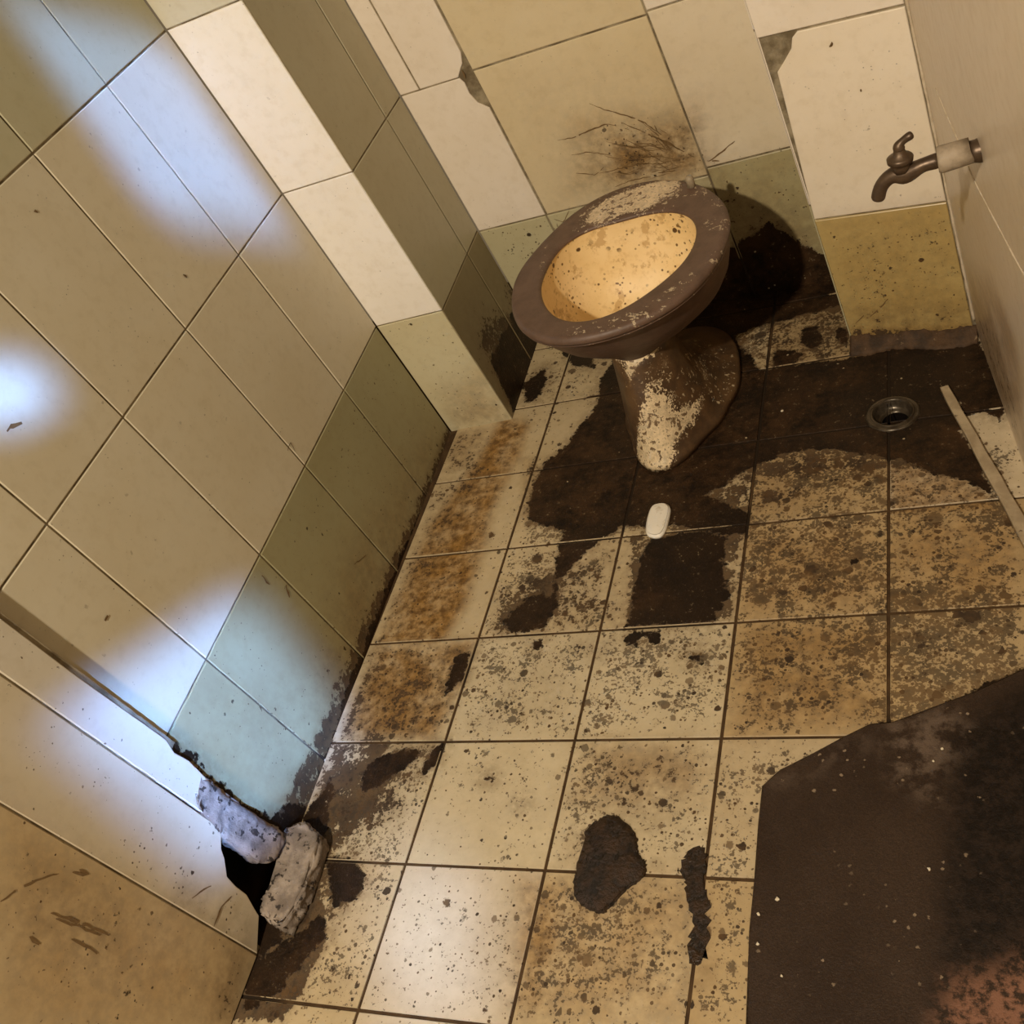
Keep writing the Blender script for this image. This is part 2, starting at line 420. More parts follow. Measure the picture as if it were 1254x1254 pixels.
floor_gr = [
    (P_(392,1050, 402,1095, 400,1160, 350,1254, 280,1254, 305,1150, 350,1090), 0.012, 1.15), (P_(385,985, 470,925, 500,935, 430,1030, 390,1060), 0.015, 1.05),
    (P_(555,530, 600,520, 590,600, 540,690, 480,790, 450,790), 0.025, 0.65), (P_(710,920, 860,910, 840,1000, 790,1040, 740,1000), 0.04, 0.62), (P_(640,1090, 720,1130, 700,1254, 620,1254), 0.04, 0.4), (P_(920,780, 1080,770, 1080,880, 900,890), 0.04, 0.5), (P_(915,660, 1080,645, 1080,740, 905,750), 0.04, 0.45),
    (P_(640,800, 720,800, 700,900, 560,900, 580,850), 0.04, 0.42),
    (P_(770,655, 912,645, 900,765, 765,770), 0.012, 1.0), (P_(900,520, 1180,540, 1215,600, 1100,578, 905,590), 0.02, 0.9), (P_(830,590, 930,580, 920,660, 820,660), 0.02, 0.95), (P_(905,600, 1000,585, 990,610, 910,630), 0.02, 0.8),
    (P_(600,725, 690,690, 700,760, 640,780, 600,780), 0.025, 0.95), (P_(690,700, 760,665, 745,720, 700,745), 0.02, 0.8), (P_(770,770, 870,775, 890,830, 820,820), 0.03, 0.55), (P_(700,775, 760,775, 740,830, 690,800), 0.03, 0.6),
    (P_(450,800, 585,788, 560,850, 520,910, 420,910), 0.03, 0.6),
    (P_(395,900, 470,895, 500,935, 450,1010, 395,1070, 380,1010), 0.03, 1.0), (P_(385,1010, 440,1050, 430,1110, 385,1180, 330,1254, 285,1254, 310,1150), 0.03, 0.95), (P_(445,905, 545,905, 520,960, 470,990), 0.03, 0.8),
    (P_(880,340, 1050,345, 1060,440, 940,465, 890,520, 850,520), 0.03, 0.75), (P_(690,425, 760,425, 750,500, 720,500), 0.03, 0.5),
    (P_(640,560, 740,560, 720,660, 640,650), 0.03, 0.6), (P_(780,590, 930,575, 930,660, 780,680), 0.03, 0.75),
    (P_(905,540, 1240,540, 1240,605, 1100,590, 905,610), 0.03, 0.55), (P_(905,640, 1254,615, 1254,760, 900,770), 0.05, 0.22), (P_(890,765, 1254,750, 1254,860, 880,900), 0.05, 0.38),  # brown film on the right: grime with light falloff painted in
    (P_(560,560, 300,1260, 230,1260, 380,985, 455,790), 0.030, 0.95),
    (P_(400,900, 545,905, 515,960, 470,1040, 400,1060, 385,985), 0.05, 0.80),
    (P_(600,735, 690,690, 770,690, 760,770, 580,785), 0.04, 0.75),
    (P_(560,790, 720,790, 700,830, 610,840), 0.03, 0.35),
    (P_(745,655, 915,640, 900,765, 740,770), 0.04, 0.55),
    (P_(640,440, 740,440, 740,500, 640,500), 0.03, 0.45),
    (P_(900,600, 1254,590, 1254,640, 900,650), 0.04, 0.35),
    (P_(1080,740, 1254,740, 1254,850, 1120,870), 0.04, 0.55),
    (P_(905,905, 1060,905, 930,985, 920,1254, 870,1254), 0.03, 0.30),
    (P_(690,970, 810,970, 815,1130, 690,1130), 0.03, 0.5),
    (P_(825,1010, 880,1010, 880,1220, 825,1220), 0.02, 0.5),
    (P_(580,1060, 665,1066, 640,1254, 540,1254), 0.05, 0.35),
    (P_(480,1200, 300,1254, 300,1160), 0.05, 0.5),
]
floor_am = [
    (P_(1088,555, 1180,570, 1232,628, 1090,630), 0.01, 0.75),
    (P_(618,505, 648,520, 635,560, 605,620, 590,680, 568,745, 540,790, 462,790, 495,715, 530,640, 580,570), 0.018, 1.0),
    (P_(462,792, 580,786, 560,850, 530,905, 420,905), 0.025, 1.0),
    (P_(640,1080, 700,1080, 690,1150, 660,1240, 630,1230), 0.03, 0.85),
    (P_(560,530, 600,530, 570,570, 550,570), 0.03, 0.4),
    (P_(905,760, 1090,755, 1090,880, 900,900), 0.04, 0.62),  # right-hand tiles: amber dirt, darkened further as painted light falloff
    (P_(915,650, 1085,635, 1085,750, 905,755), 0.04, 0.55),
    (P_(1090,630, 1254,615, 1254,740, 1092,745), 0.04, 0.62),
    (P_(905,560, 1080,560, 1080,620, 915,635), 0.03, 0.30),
    (P_(700,1040, 860,1080, 840,1254, 640,1254), 0.05, 0.5),
    (P_(720,910, 880,910, 860,980, 700,980), 0.04, 0.5),
    (P_(640,560, 660,560, 650,640, 640,640), 0.02, 0.4),
]
floor_sp = [
    (P_(860,340, 1050,345, 1060,440, 940,465, 890,540, 850,540), 0.02, 1.0), (P_(640,420, 760,420, 740,500, 630,500), 0.03, 0.6), (P_(640,560, 920,560, 915,660, 640,670), 0.03, 0.9),
    (P_(900,545, 1254,545, 1254,880, 900,905), 0.03, 1.1),
    (P_(735,770, 900,765, 885,905, 705,905), 0.04, 0.95),
    (P_(580,785, 735,775, 705,905, 550,905), 0.04, 0.95),
    (P_(620,676, 757,662, 737,775, 585,785), 0.03, 0.95),
    (P_(460,640, 620,600, 585,785, 450,790), 0.03, 0.35),
    (P_(880,905, 1040,905, 930,990, 910,1254, 820,1254), 0.03, 0.85),
    (P_(665,1066, 860,1076, 835,1254, 620,1254), 0.04, 0.9),
    (P_(704,905, 884,905, 865,1076, 665,1066), 0.04, 0.85),
    (P_(547,906, 704,905, 665,1066, 495,1058), 0.04, 0.48),
    (P_(495,1058, 665,1066, 620,1254, 430,1254), 0.04, 0.5),
    (P_(385,985, 547,906, 495,1058, 432,1254, 290,1254), 0.03, 0.75),
    (P_(420,905, 560,905, 580,786, 450,790), 0.03, 0.65),
]
bed = []
cx, cy = DR; hb = 0.033
for a, b, c, d in ((-0.35, cx - hb, -0.2, 1.9), (cx + hb, 1.25, -0.2, 1.9), (cx - hb, cx + hb, -0.2, cy - hb), (cx - hb, cx + hb, cy + hb, 1.9)):
    bed.append([(a, c), (b, c), (b, d), (a, d)])
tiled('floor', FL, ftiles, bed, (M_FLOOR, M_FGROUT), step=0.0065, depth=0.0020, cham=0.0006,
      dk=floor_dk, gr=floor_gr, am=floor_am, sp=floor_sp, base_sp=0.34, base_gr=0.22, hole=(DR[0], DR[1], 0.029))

# ---- left wall ----------------------------------------------------
H1, H2, H3, H4 = 0.2745, 0.5590, 0.8412, 1.125
VA, DV = 1.21452, 0.18449
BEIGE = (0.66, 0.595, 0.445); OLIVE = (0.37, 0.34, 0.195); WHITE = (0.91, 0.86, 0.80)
lz = lambda s: -0.0056 * (s - 1)
ltiles = []
sl = [1.3915, VA] + [VA - DV * k for k in range(1, 7)]
for k in range(len(sl) - 1):
    s1, s0 = sl[k], sl[k + 1]
    for m, (za, zb) in enumerate(((-0.01, H1), (H1, H2), (H2, H3), (H3, H4), (H4, 1.42))):
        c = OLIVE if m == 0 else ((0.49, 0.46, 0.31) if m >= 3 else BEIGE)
        g = 0.0015
        if m == 0 and s0 < 0.53:
            if s1 < 0.53: continue
            s0 = 0.526
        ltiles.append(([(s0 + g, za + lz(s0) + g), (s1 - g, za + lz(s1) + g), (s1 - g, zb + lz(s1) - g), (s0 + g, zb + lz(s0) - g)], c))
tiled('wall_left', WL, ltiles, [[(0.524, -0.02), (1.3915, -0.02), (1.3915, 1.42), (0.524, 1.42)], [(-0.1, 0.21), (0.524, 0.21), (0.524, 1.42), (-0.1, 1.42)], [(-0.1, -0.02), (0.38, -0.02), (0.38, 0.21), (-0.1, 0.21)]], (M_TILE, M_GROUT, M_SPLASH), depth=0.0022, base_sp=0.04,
      strokes=[([(39,255), (46,261)], 0.004), ([(224,336), (229,340)], 0.004), ([(128,760), (132,754)], 0.004), ([(352,552), (356,542), (361,552)], 0.002), ([(434,690), (442,685), (448,680)], 0.002), ([(320,705), (330,716)], 0.003), ([(350,716), (354,732)], 0.004), ([(8,528), (14,522), (26,518)], 0.005)],
      dk=[P_(557,520, 549,545, 536,578, 515,628, 490,680, 470,728, 452,770, 436,815, 420,860, 405,910, 392,950, 382,985, 400,960, 440,850, 460,790, 500,680), P_(205,905, 235,925, 262,955, 300,985, 330,1003, 352,985, 375,990, 395,1000, 360,1020, 340,1020, 250,965)],  # second outline: shadow gap at the jamb edge, painted as dark colour
      gr=[(P_(555,470, 555,540, 455,790, 385,1010, 330,1010, 385,900, 430,790, 490,660, 540,540), 0.018, 1.0),
          (P_(430,700, 555,523, 455,790, 390,900, 330,880), 0.08, 0.45),
          (P_(250,830, 420,820, 385,1000, 230,940), 0.05, 0.35)],
      am=[(P_(420,700, 520,520, 555,530, 440,800, 400,850), 0.08, 0.30)],
      sp=[(P_(460,403, 555,523, 385,1000, 205,905), 0.05, 0.12), (P_(420,800, 555,540, 385,1000, 350,990), 0.03, 0.5)])

# ---- raised tile strip of the door jamb -----------------------------
TAN = (0.53, 0.41, 0.24)
px = PN.px
t1 = [PN.px(90,825), PN.px(204,906), PN.px(214,922), PN.px(232,932), PN.px(246,946), PN.px(258,958), PN.px(252,972), PN.px(240,972), PN.px(244,990), PN.px(262,1004), PN.px(272,1022), PN.px(56,866)]
t1 = [(0.5400, 1.30)] + [(min(s, 0.5400), z) for s, z in t1[:-1]] + [(0.4850, PN.px(268,1020)[1]), (0.4850, 1.30)]
sE, sJ, sK = 0.540, 0.4835, 0.3730
t2 = [PN.px(54,868), PN.px(268,1024), PN.px(272,1040), PN.px(276,1052), PN.px(279,1074), PN.px(290,1086), PN.px(303,1096), PN.px(312,1112), PN.px(318,1122), (sK + 0.0015, 0.0), (sK + 0.0015, 0.4295), PN.px(0,905)]
t2 = [(sJ - 0.0010, 1.30), (sJ - 0.0013, PN.px(268,1024)[1])] + t2[2:9] + [(sK + 0.0016, 0.002), (sK + 0.0010, 1.30)]
jt = [(t1, (0.66, 0.60, 0.49)), (t2, (0.62, 0.54, 0.40)),
      (rect(0.17, sK, 0.0, 0.44, 0.0011), TAN), (rect(0.17, sK, 0.44, 1.30), TAN), (rect(-0.10, 0.17, 0.0, 0.44), TAN)]
hx = [PN.px(*q) for q in ((266,1028), (345,1062), (352,1090), (322,1126))]
tiled('trim_1', PN, jt, [[(-0.1, 0.0), (sK + 0.012, 0.0), (sK + 0.012, 1.30), (-0.1, 1.30)], [(sK + 0.012, 0.27), (0.5385, 0.27), (0.5385, 1.30), (sK + 0.012, 1.30)]],
      (M_TILE, M_GROUT, M_SPLASH), depth=0.0022, base_sp=0.08,
      strokes=[([(62,1118), (90,1128), (118,1138), (134,1146)], 0.004), ([(68,1126), (100,1136), (128,1148)], 0.003), ([(88,1150), (104,1158), (120,1168)], 0.0035),
               ([(0,1105), (20,1090), (45,1078), (70,1070)], 0.003), ([(90,1068), (108,1072), (98,1064)], 0.004), ([(235,1100), (255,1086), (262,1084)], 0.003), ([(262,1135), (272,1110), (284,1098)], 0.003), ([(36,1148), (48,1158)], 0.004)],
      sp=[(P_(0,1000, 300,1150, 300,1254, 0,1254), 0.03, 0.16), (P_(160,1010, 310,1110, 300,1170, 100,1050), 0.02, 0.22)],
      gr=[(P_(230,1060, 318,1120, 305,1175, 200,1110), 0.02, 0.45), (P_(280,1150, 310,1150, 290,1260, 250,1260), 0.02, 0.6),
          (P_(40,1050, 160,1110, 150,1180, 30,1140), 0.03, 0.30)],
      am=[(P_(0,980, 310,1170, 280,1260, 0,1260), 0.05, 0.40)])

# ---- boxed pillar in the left corner ---------------------------------
w_p = 0.13329
ptiles = [(rect(0, w_p, a + 0.0, b, 0.0012), c) for a, b, c in ((-0.01, 0.272, (0.60, 0.54, 0.36)), (0.272, 0.557, WHITE), (0.557, 0.839, WHITE), (0.839, 1.12, (0.62, 0.58, 0.46)), (1.12, 1.42, WHITE))]
tiled('trim_2', WP, ptiles, [[(0, -0.02), (w_p, -0.02), (w_p, 1.42), (0, 1.42)]], (M_TILE, M_GROUT), depth=0.002, base_sp=0.03,
      gr=[(P_(548,500, 620,490, 640,520, 555,530), 0.02, 0.35)], am=[(P_(540,480, 600,440, 630,515, 560,525), 0.04, 0.38)],
      sp=[(P_(470,400, 545,380, 630,515, 555,525), 0.04, 0.16)])
w_s = 0.2585
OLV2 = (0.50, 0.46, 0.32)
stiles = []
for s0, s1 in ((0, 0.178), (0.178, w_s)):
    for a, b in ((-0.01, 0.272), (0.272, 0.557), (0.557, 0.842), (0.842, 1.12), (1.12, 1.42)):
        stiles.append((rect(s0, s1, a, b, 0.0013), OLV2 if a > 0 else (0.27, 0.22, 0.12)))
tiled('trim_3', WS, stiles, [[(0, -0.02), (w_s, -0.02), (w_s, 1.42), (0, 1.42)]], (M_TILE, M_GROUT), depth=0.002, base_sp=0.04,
      gr=[(P_(575,400, 640,330, 670,420, 626,512), 0.06, 0.95), (P_(560,380, 620,300, 690,420, 626,520), 0.06, 0.5)],
      dk=[P_(600,440, 630,380, 680,400, 630,505)])

# ---- back wall --------------------------------------------------------
BB = (0.66, 0.55, 0.36); PINK = (0.80, 0.71, 0.60); OLB = (0.50, 0.45, 0.28)
q = WB.px
bt = []
za, zb, zc = 0.268, 0.557, 0.842
c1 = 0.140                                                       # first column
bt.append(([(0.0015, zb + .0015), (0.0375, zb + .0015), (0.0375, zc), (0.0015, zc)], PINK))
ch = [WB.px(*u) for u in ((566,92), (564,78), (568,74))]
bt.append(([(0.0405, zb + .0015), WB.px(561,95), WB.px(564,84), WB.px(566,78), (c1 - .001, WB.px(560,66)[1]), (c1 - .001, zc), (0.0405, zc)], PINK))
bt.append(([(0.0015, za + .0015), (c1 - .001, za + .0015), (c1 - .001, WB.px(597,133)[1]), WB.px(585,126), WB.px(575,115), WB.px(569,102), (WB.px(563,97)[0], zb - .0015), (0.0015, zb - .0015)], PINK))
bt.append((rect(0.0, c1, -0.01, za), OLB))
c2 = 0.447
bt.append((rect(c1 + .002, c2, za, 0.561), BB)); bt.append((rect(c1 + .002, c2, 0.561, 0.845), BB)); bt.append((rect(c1, 0.29, -0.01, za), OLB)); bt.append((rect(0.29, c2, -0.01, za), OLB))
c3 = 0.64
bt.append((rect(c2, c3, 0.282, 0.566), (0.74, 0.64, 0.48))); bt.append((rect(c2, c3, 0.566, 0.85), PINK)); bt.append((rect(c2, c3, -0.01, 0.282), (0.44, 0.39, 0.22)))
splash = []
sr = np.random.default_rng(11)
for k_ in range(34):                                             # a fan of dried splash marks above the pan
    a = sr.uniform(-0.35, 1.15); r0 = sr.uniform(4, 45); r1 = r0 + sr.uniform(12, 48)
    ox, oy = 838 + sr.uniform(-20, 14), 204 + sr.uniform(-20, 8)
    f = lambda r, b: (ox - r * math.cos(a + b), oy - r * 0.75 * math.sin(a + b))
    splash.append(([f(r0, 0), f((r0 + r1) / 2, sr.uniform(-.08, .08)), f(r1, sr.uniform(-.1, .1))], sr.uniform(0.0012, 0.0028)))
splash += [([(722,127), (740,134), (760,139), (790,150), (812,166)], 0.0028), ([(682,172), (705,167), (725,158), (745,151), (770,158)], 0.0026),
           ([(735,212), (752,208), (785,200), (815,200)], 0.0024), ([(700,190), (722,186), (750,190)], 0.002), ([(705,212), (728,214), (740,205)], 0.002),
           ([(760,150), (790,162), (822,178), (850,192)], 0.003), ([(745,176), (780,180), (812,176)], 0.0025), ([(570,95), (566,86)], 0.003),
           ([(868,198), (884,186), (900,172)], 0.0030), ([(872,196), (880,197)], 0.0035), ([(678,268), (690,272), (697,258)], 0.002)]
tiled('wall_back', WB, bt, [[(0, -0.02), (0.66, -0.02), (0.66, 0.86), (0, 0.86)]], (M_TILE, M_GROUT, M_SPLASH), step=0.008, depth=0.0024, base_sp=0.03, strokes=splash,
      dk=[P_(900,300, 940,270, 990,300, 1012,315, 1045,345, 1040,400, 900,400, 800,400, 760,420, 700,420, 690,405, 780,390, 850,330)],  # muck behind the pan, with the toilet's shadow painted in
      gr=[(P_(775,165, 850,150, 862,205, 760,225, 740,215), 0.03, 0.62), (P_(700,170, 850,140, 860,215, 720,225), 0.05, 0.30),
          (P_(860,205, 985,255, 1030,330, 1045,345, 870,345), 0.04, 0.5)],  # grime and toilet shadow together, both put into the tile colour
      am=[(P_(740,165, 850,150, 862,210, 740,235), 0.06, 0.95), (P_(700,140, 860,120, 862,215, 690,240), 0.06, 0.45), (P_(600,90, 850,60, 860,210, 680,250), 0.05, 0.12), (P_(860,200, 985,180, 1020,300, 900,300), 0.04, 0.25)],
      sp=[(P_(735,150, 850,140, 862,210, 740,225), 0.03, 0.30), (P_(590,285, 705,258, 690,300, 640,340), 0.02, 0.35), (P_(865,205, 980,180, 1010,270, 880,260), 0.03, 0.3)])

# ---- boxed pillar in the right corner --------------------------------
w_x = 0.1951
tb = 0.256
tx = [([WX.px(952,89), (0.0022, tb + .0016), (0.1895, tb + .0016), (0.1895, 0.551), WX.px(976,39), WX.px(970,47), WX.px(969,60), WX.px(960,76)], (0.82, 0.72, 0.58)),
      (rect(0.0005, 0.191, -0.01, tb, 0.0016), (0.50, 0.37, 0.15)), (rect(0.0005, 0.191, 0.5535, 0.85, 0.0016), PINK)]
tiled('trim_4', WX, tx, [[(0, -0.02), (w_x, -0.02), (w_x, 0.86), (0, 0.86)]], (M_TILE, M_GROUT, M_SPLASH), step=0.008, depth=0.003, base_sp=0.05,
      strokes=[([(1066,388), (1078,376), (1087,366)], 0.003), ([(1047,396), (1058,386), (1066,384)], 0.002), ([(1016,58), (1020,52), (1018,56)], 0.003), ([(1053,108), (1055,112)], 0.003), ([(1126,75), (1130,95)], 0.002)],
      gr=[(P_(1040,400, 1200,400, 1200,440, 1040,440), 0.02, 0.9), (P_(1030,375, 1190,370, 1190,420, 1040,420), 0.025, 0.45)],
      am=[(P_(1010,270, 1165,240, 1195,410, 1045,410), 0.03, 0.30), (P_(1045,400, 1190,395, 1190,420, 1050,425), 0.02, 0.7)],
      sp=[(P_(1015,290, 1170,260, 1195,410, 1045,410), 0.03, 0.28)])
tiled('trim_5', WXS, [(rect(0, 0.245, -0.01, 0.282), OLB), (rect(0, 0.245, 0.282, 0.566), PINK), (rect(0, 0.245, 0.566, 0.85), PINK)],
      [[(0, -0.02), (0.245, -0.02), (0.245, 0.86), (0, 0.86)]], (M_TILE, M_GROUT), step=0.02, depth=0.002)

# ---- right wall: painted render --------------------------------------
tiled('wall_right', WR, [([(0.0, -0.01), (1.25, -0.01), (1.25, 1.0), (0.0, 1.0)], (0.66, 0.55, 0.42))], [[(0, -0.02), (1.25, -0.02), (1.25, 1.0), (0, 1.0)]],
      (M_TILE, M_GROUT), step=0.015, depth=0.003, base_sp=0.03,
      am=[(P_(1185,330, 1215,340, 1245,420, 1254,520, 1215,480, 1195,410), 0.03, 0.50)],
      gr=[(P_(1190,380, 1215,390, 1262,560, 1230,520), 0.02, 0.55), (P_(1190,165, 1206,165, 1206,205, 1190,205), 0.006, 0.4)])

# ================================================================== objects
def catmull(pts, m=8, closed=True):
    p = [np.array(a, float) for a in pts]; n = len(p); out = []
    rngi = range(n) if closed else range(n - 1)
    for i in rngi:
        a, b, c, d = (p[(i - 1) % n], p[i], p[(i + 1) % n], p[(i + 2) % n]) if closed else (p[max(i - 1, 0)], p[i], p[i + 1], p[min(i + 2, n - 1)])
        for k_ in range(m):
            t = k_ / m
            out.append(0.5 * (2 * b + (c - a) * t + (2 * a - 5 * b + 4 * c - d) * t * t + (3 * b - a - 3 * c + d) * t ** 3))
    if not closed: out.append(p[-1])
    return np.array(out)
def polar(pts, c, n=96, keep=7):
    """closed outline -> smooth radius at n equal angles round c"""
    q = catmull(pts, 10)[:, :2] - np.array(c)[:2]
    th = np.arctan2(q[:, 1], q[:, 0]); r = np.hypot(q[:, 0], q[:, 1]); o = np.argsort(th); th, r = th[o], r[o]
    g = np.arange(n) / n * 2 * np.pi - np.pi
    rr = np.interp(g, np.concatenate([th - 2 * np.pi, th, th + 2 * np.pi]), np.concatenate([r, r, r]))
    f = np.fft.rfft(rr); f[keep:] = 0
    return g, np.fft.irfft(f, n)
def loft(rings, close_last=False, close_first=False):
    n = len(rings[0]); vs = [v for r in rings for v in r]; fs = []
    for k_ in range(len(rings) - 1):
        for i in range(n):
            j = (i + 1) % n; fs.append([k_ * n + i, k_ * n + j, (k_ + 1) * n + j, (k_ + 1) * n + i])
    if close_last: fs.append(list(range((len(rings) - 1) * n, len(rings) * n)))
    if close_first: fs.append(list(range(n))[::-1])
    return vs, fs
def fix_normals(me):
    bm = bmesh.new(); bm.from_mesh(me); bmesh.ops.recalc_face_normals(bm, faces=bm.faces[:]); bm.to_mesh(me); bm.free()
def set_attr(me, nm, arr):
    a = me.attributes.new(nm, 'FLOAT', 'POINT'); a.data.foreach_set('value', np.asarray(arr, np.float32))
def tube(path, radii, n=20, cap=True):
    """swept round tube along a list of points"""
    p = [np.array(a, float) for a in path]; rings = []
    up = np.array([0.123, 0.456, 0.88]); 
    for i in range(len(p)):
        t = p[min(i + 1, len(p) - 1)] - p[max(i - 1, 0)]; t /= np.linalg.norm(t)
        x = np.cross(up, t); x /= np.linalg.norm(x); y = np.cross(t, x); up = y
        rings.append([p[i] + radii[i] * (math.cos(a) * x + math.sin(a) * y) for a in np.arange(n) / n * 2 * math.pi])
    return loft(rings, cap, cap)
def build(name, parent, vs, fs, mat, smooth=True, sub=0):
    base = np.array(parent.location) if parent is not None else np.zeros(3)
    me = mesh_from(name, [np.asarray(v) - base for v in vs], fs, smooth); fix_normals(me)
    o = new_obj(name, me, mat, parent)
    if sub:
        md = o.modifiers.new('subdivision', 'SUBSURF'); md.levels = sub; md.render_levels = sub
    return o

# ---- toilet pan -----------------------------------------------------
def enamel(name, paint1, paint2, under, noise_amp=0.05, rough=0.42, dot=0.56):
    """old paint flaking off: attribute ch is the signed distance to where it has come away"""
    k = NT(name); ch = k.attr('ch'); ln = k.attr('ln')
    n1 = k.noise(28, 6, 0.65); n2 = k.noise(110, 5, 0.65, loc=(3, 2, 1)); n3 = k.noise(300, 2, 0.5, loc=(5, 5, 5))
    e = k.math('ADD', ch, k.math('MULTIPLY', k.math('SUBTRACT', n1, 0.5), noise_amp))
    e = k.math('ADD', e, k.math('MULTIPLY', k.math('SUBTRACT', n2, 0.5), noise_amp * 0.9))
    e = k.math('ADD', e, k.math('MULTIPLY', k.math('SUBTRACT', n3, 0.5), noise_amp * 0.5))
    chip = k.math('MULTIPLY', k.ramp(e, 0.001, -0.0015), k.ramp(k.math('ADD', k.math('MULTIPLY', n2, 0.6), k.math('MULTIPLY', n1, 0.4)), 0.43, 0.47, 0.08, 1.0))
    dots = k.math('MULTIPLY', k.ramp(k.math('ADD', k.math('MULTIPLY', n2, 0.7), k.math('MULTIPLY', n3, 0.3)), dot, dot + 0.04), k.ramp(k.math('ADD', ln, k.math('MULTIPLY', k.math('SUBTRACT', n1, 0.5), 0.02)), 0.004, -0.001))
    chip = k.math('MAXIMUM', chip, dots)
    paint = k.mix(k.ramp(n1, 0.35, 0.65), paint1, paint2)
    paint = k.mix(k.ramp(n3, 0.55, 0.8, 0.0, 0.4), paint, (0.035, 0.02, 0.012))
    un = k.mix(k.ramp(n2, 0.4, 0.7), under, tuple(c * 0.62 for c in under))
    un = k.mix(k.ramp(n3, 0.66, 0.72), un, (0.07, 0.04, 0.02))
    col = k.mix(chip, paint, un)
    nb = k.bump(k.math('ADD', k.math('MULTIPLY', chip, -1.0), k.math('MULTIPLY', n2, 0.35)), 0.45, 0.0012)
    return k.out(col, k.math('ADD', rough, k.math('MULTIPLY', n2, 0.2)), nb, 0.5)
M_RIM = enamel('brown_painted_enamel', (0.135, 0.080, 0.054), (0.100, 0.058, 0.038), (0.76, 0.60, 0.40), 0.03)
M_PED = enamel('peeling_brown_enamel', (0.12, 0.065, 0.028), (0.065, 0.036, 0.018), (0.78, 0.61, 0.38), 0.045, 0.33, 0.575)
k = NT('stained_bowl_glaze')
n1 = k.noise(9, 5, 0.6); n2 = k.noise(80, 5, 0.65, loc=(1, 2, 3)); v = k.voro(48, loc=(2, 2, 7)); kp = k.noise(13, 3, 0.5, loc=(6, 1, 1)); st = k.noise(45, 4, 0.6, loc=(2, 9, 2), stretch=(1.0, 0.35, 1.0))
c = k.mix(k.ramp(n1, 0.3, 0.7), (0.90, 0.69, 0.38), (0.80, 0.58, 0.27))
c = k.mix(k.ramp(n2, 0.5, 0.75, 0, 0.4), c, (0.50, 0.30, 0.10))
c = k.mix(k.math('MULTIPLY', k.ramp(k.math('ADD', v, k.math('MULTIPLY', n2, 0.25)), 0.36, 0.30), k.ramp(kp, 0.46, 0.54)), c, (0.10, 0.05, 0.015))
c = k.mix(k.math('MULTIPLY', k.ramp(st, 0.60, 0.66), k.ramp(kp, 0.48, 0.58)), c, (0.20, 0.11, 0.03))
v2 = k.voro(120, loc=(5, 2, 7)); c = k.mix(k.math('MULTIPLY', k.ramp(k.math('ADD', v2, k.math('MULTIPLY', n2, 0.5)), 0.52, 0.44), k.ramp(k.noise(16, 3, 0.6, loc=(1, 6, 2)), 0.47, 0.56)), c, (0.16, 0.085, 0.025))
cr_ = k.noise(24, 5, 0.7, loc=(9, 9, 1), stretch=(1.0, 0.5, 0.8)); c = k.mix(k.math('MULTIPLY', k.ramp(cr_, 0.56, 0.62), 0.55), c, (0.42, 0.24, 0.075))
M_BOWL = k.out(c, 0.50, k.bump(n2, 0.15, 0.001), 0.5)

ZR = 0.36
c0 = np.array([0.478, 1.290])
rim_px = P_(625,358.6, 628,384, 641,404.6, 658.7,414, 702,415, 743,407, 778.6,394.4, 817,374, 845,351, 870.5,328, 883,302.5, 893.5,269.3, 888.4,249, 870.5,232.3, 847.5,222, 827,216.5, 788.8,222, 753,231, 727.6,241, 705,258, 682,277, 656,302.5, 633,335.7)
in_px = P_(663,343, 664,364, 674,381.6, 689,390.5, 715,391, 743,385, 778.6,367.6, 804,348, 829.7,326.7, 845,305, 851,284.6, 849,269, 835,260, 809,257, 778.6,263, 743,273, 715,282, 694,295, 676.6,314)
TH, RO = polar([on_z(u, v_, ZR) for u, v_ in rim_px], c0)
_, RI = polar([on_z(u, v_, ZR) for u, v_ in in_px], c0)
toilet = empty('toilet', (0.46, 1.30, 0.0), 'old pedestal toilet pan with flaking brown rim and stained yellow bowl in the corner', 'toilet')
U2 = np.stack([np.cos(TH), np.sin(TH)], 1)
def ring(r, z, cc=c0): return [np.array([cc[0] + u[0] * a, cc[1] + u[1] * a, z]) for u, a in zip(U2, np.broadcast_to(r, len(TH)))]
def mixr(t): return RI * (1 - t) + RO * t
rim_r = [ring(RI + 0.004, ZR - 0.007), ring(RI + 0.001, ZR - 0.006), ring(RI, ZR - 0.004), ring(RI + 0.002, ZR - 0.001)]
for t in (0.1, 0.22, 0.36, 0.5, 0.64, 0.78, 0.9): rim_r.append(ring(mixr(t), ZR + 0.0005 * math.sin(t * 3.1)))
rim_r += [ring(RO * 0.99, ZR - 0.002), ring(RO, ZR - 0.005), ring(RO, ZR - 0.009), ring(RO * 0.988, ZR - 0.013), ring(RO * 0.93, ZR - 0.014)]
vs, fs = loft(rim_r)
rim = build('rim', toilet, vs, fs, M_RIM)
A = np.array([v_[:2] for v_ in vs])
zp = lambda poly: [tuple(on_z(a, b, ZR)[:2]) for a, b in poly]
chips = [P_(712,274, 722,260, 742,243, 766,234, 800,222, 832,214, 834,232, 812,246, 792,258, 764,262, 735,276)]
set_attr(rim.data, 'ch', sdf(A, [zp(p) for p in chips]) + 0.002)
lines = [P_(700,285, 715,255, 750,232, 840,210, 850,240, 790,270, 740,285), P_(690,414, 745,404, 790,390, 850,345, 850,333, 785,378, 740,393, 690,404), P_(852,275, 896,262, 896,280, 852,283), P_(866,318, 886,300, 880,320, 868,332), P_(842,222, 872,232, 894,252, 890,262, 868,246, 842,236), P_(655,302, 668,318, 660,345, 668,300)]
set_attr(rim.data, 'ln', sdf(A, [zp(p) for p in lines]))
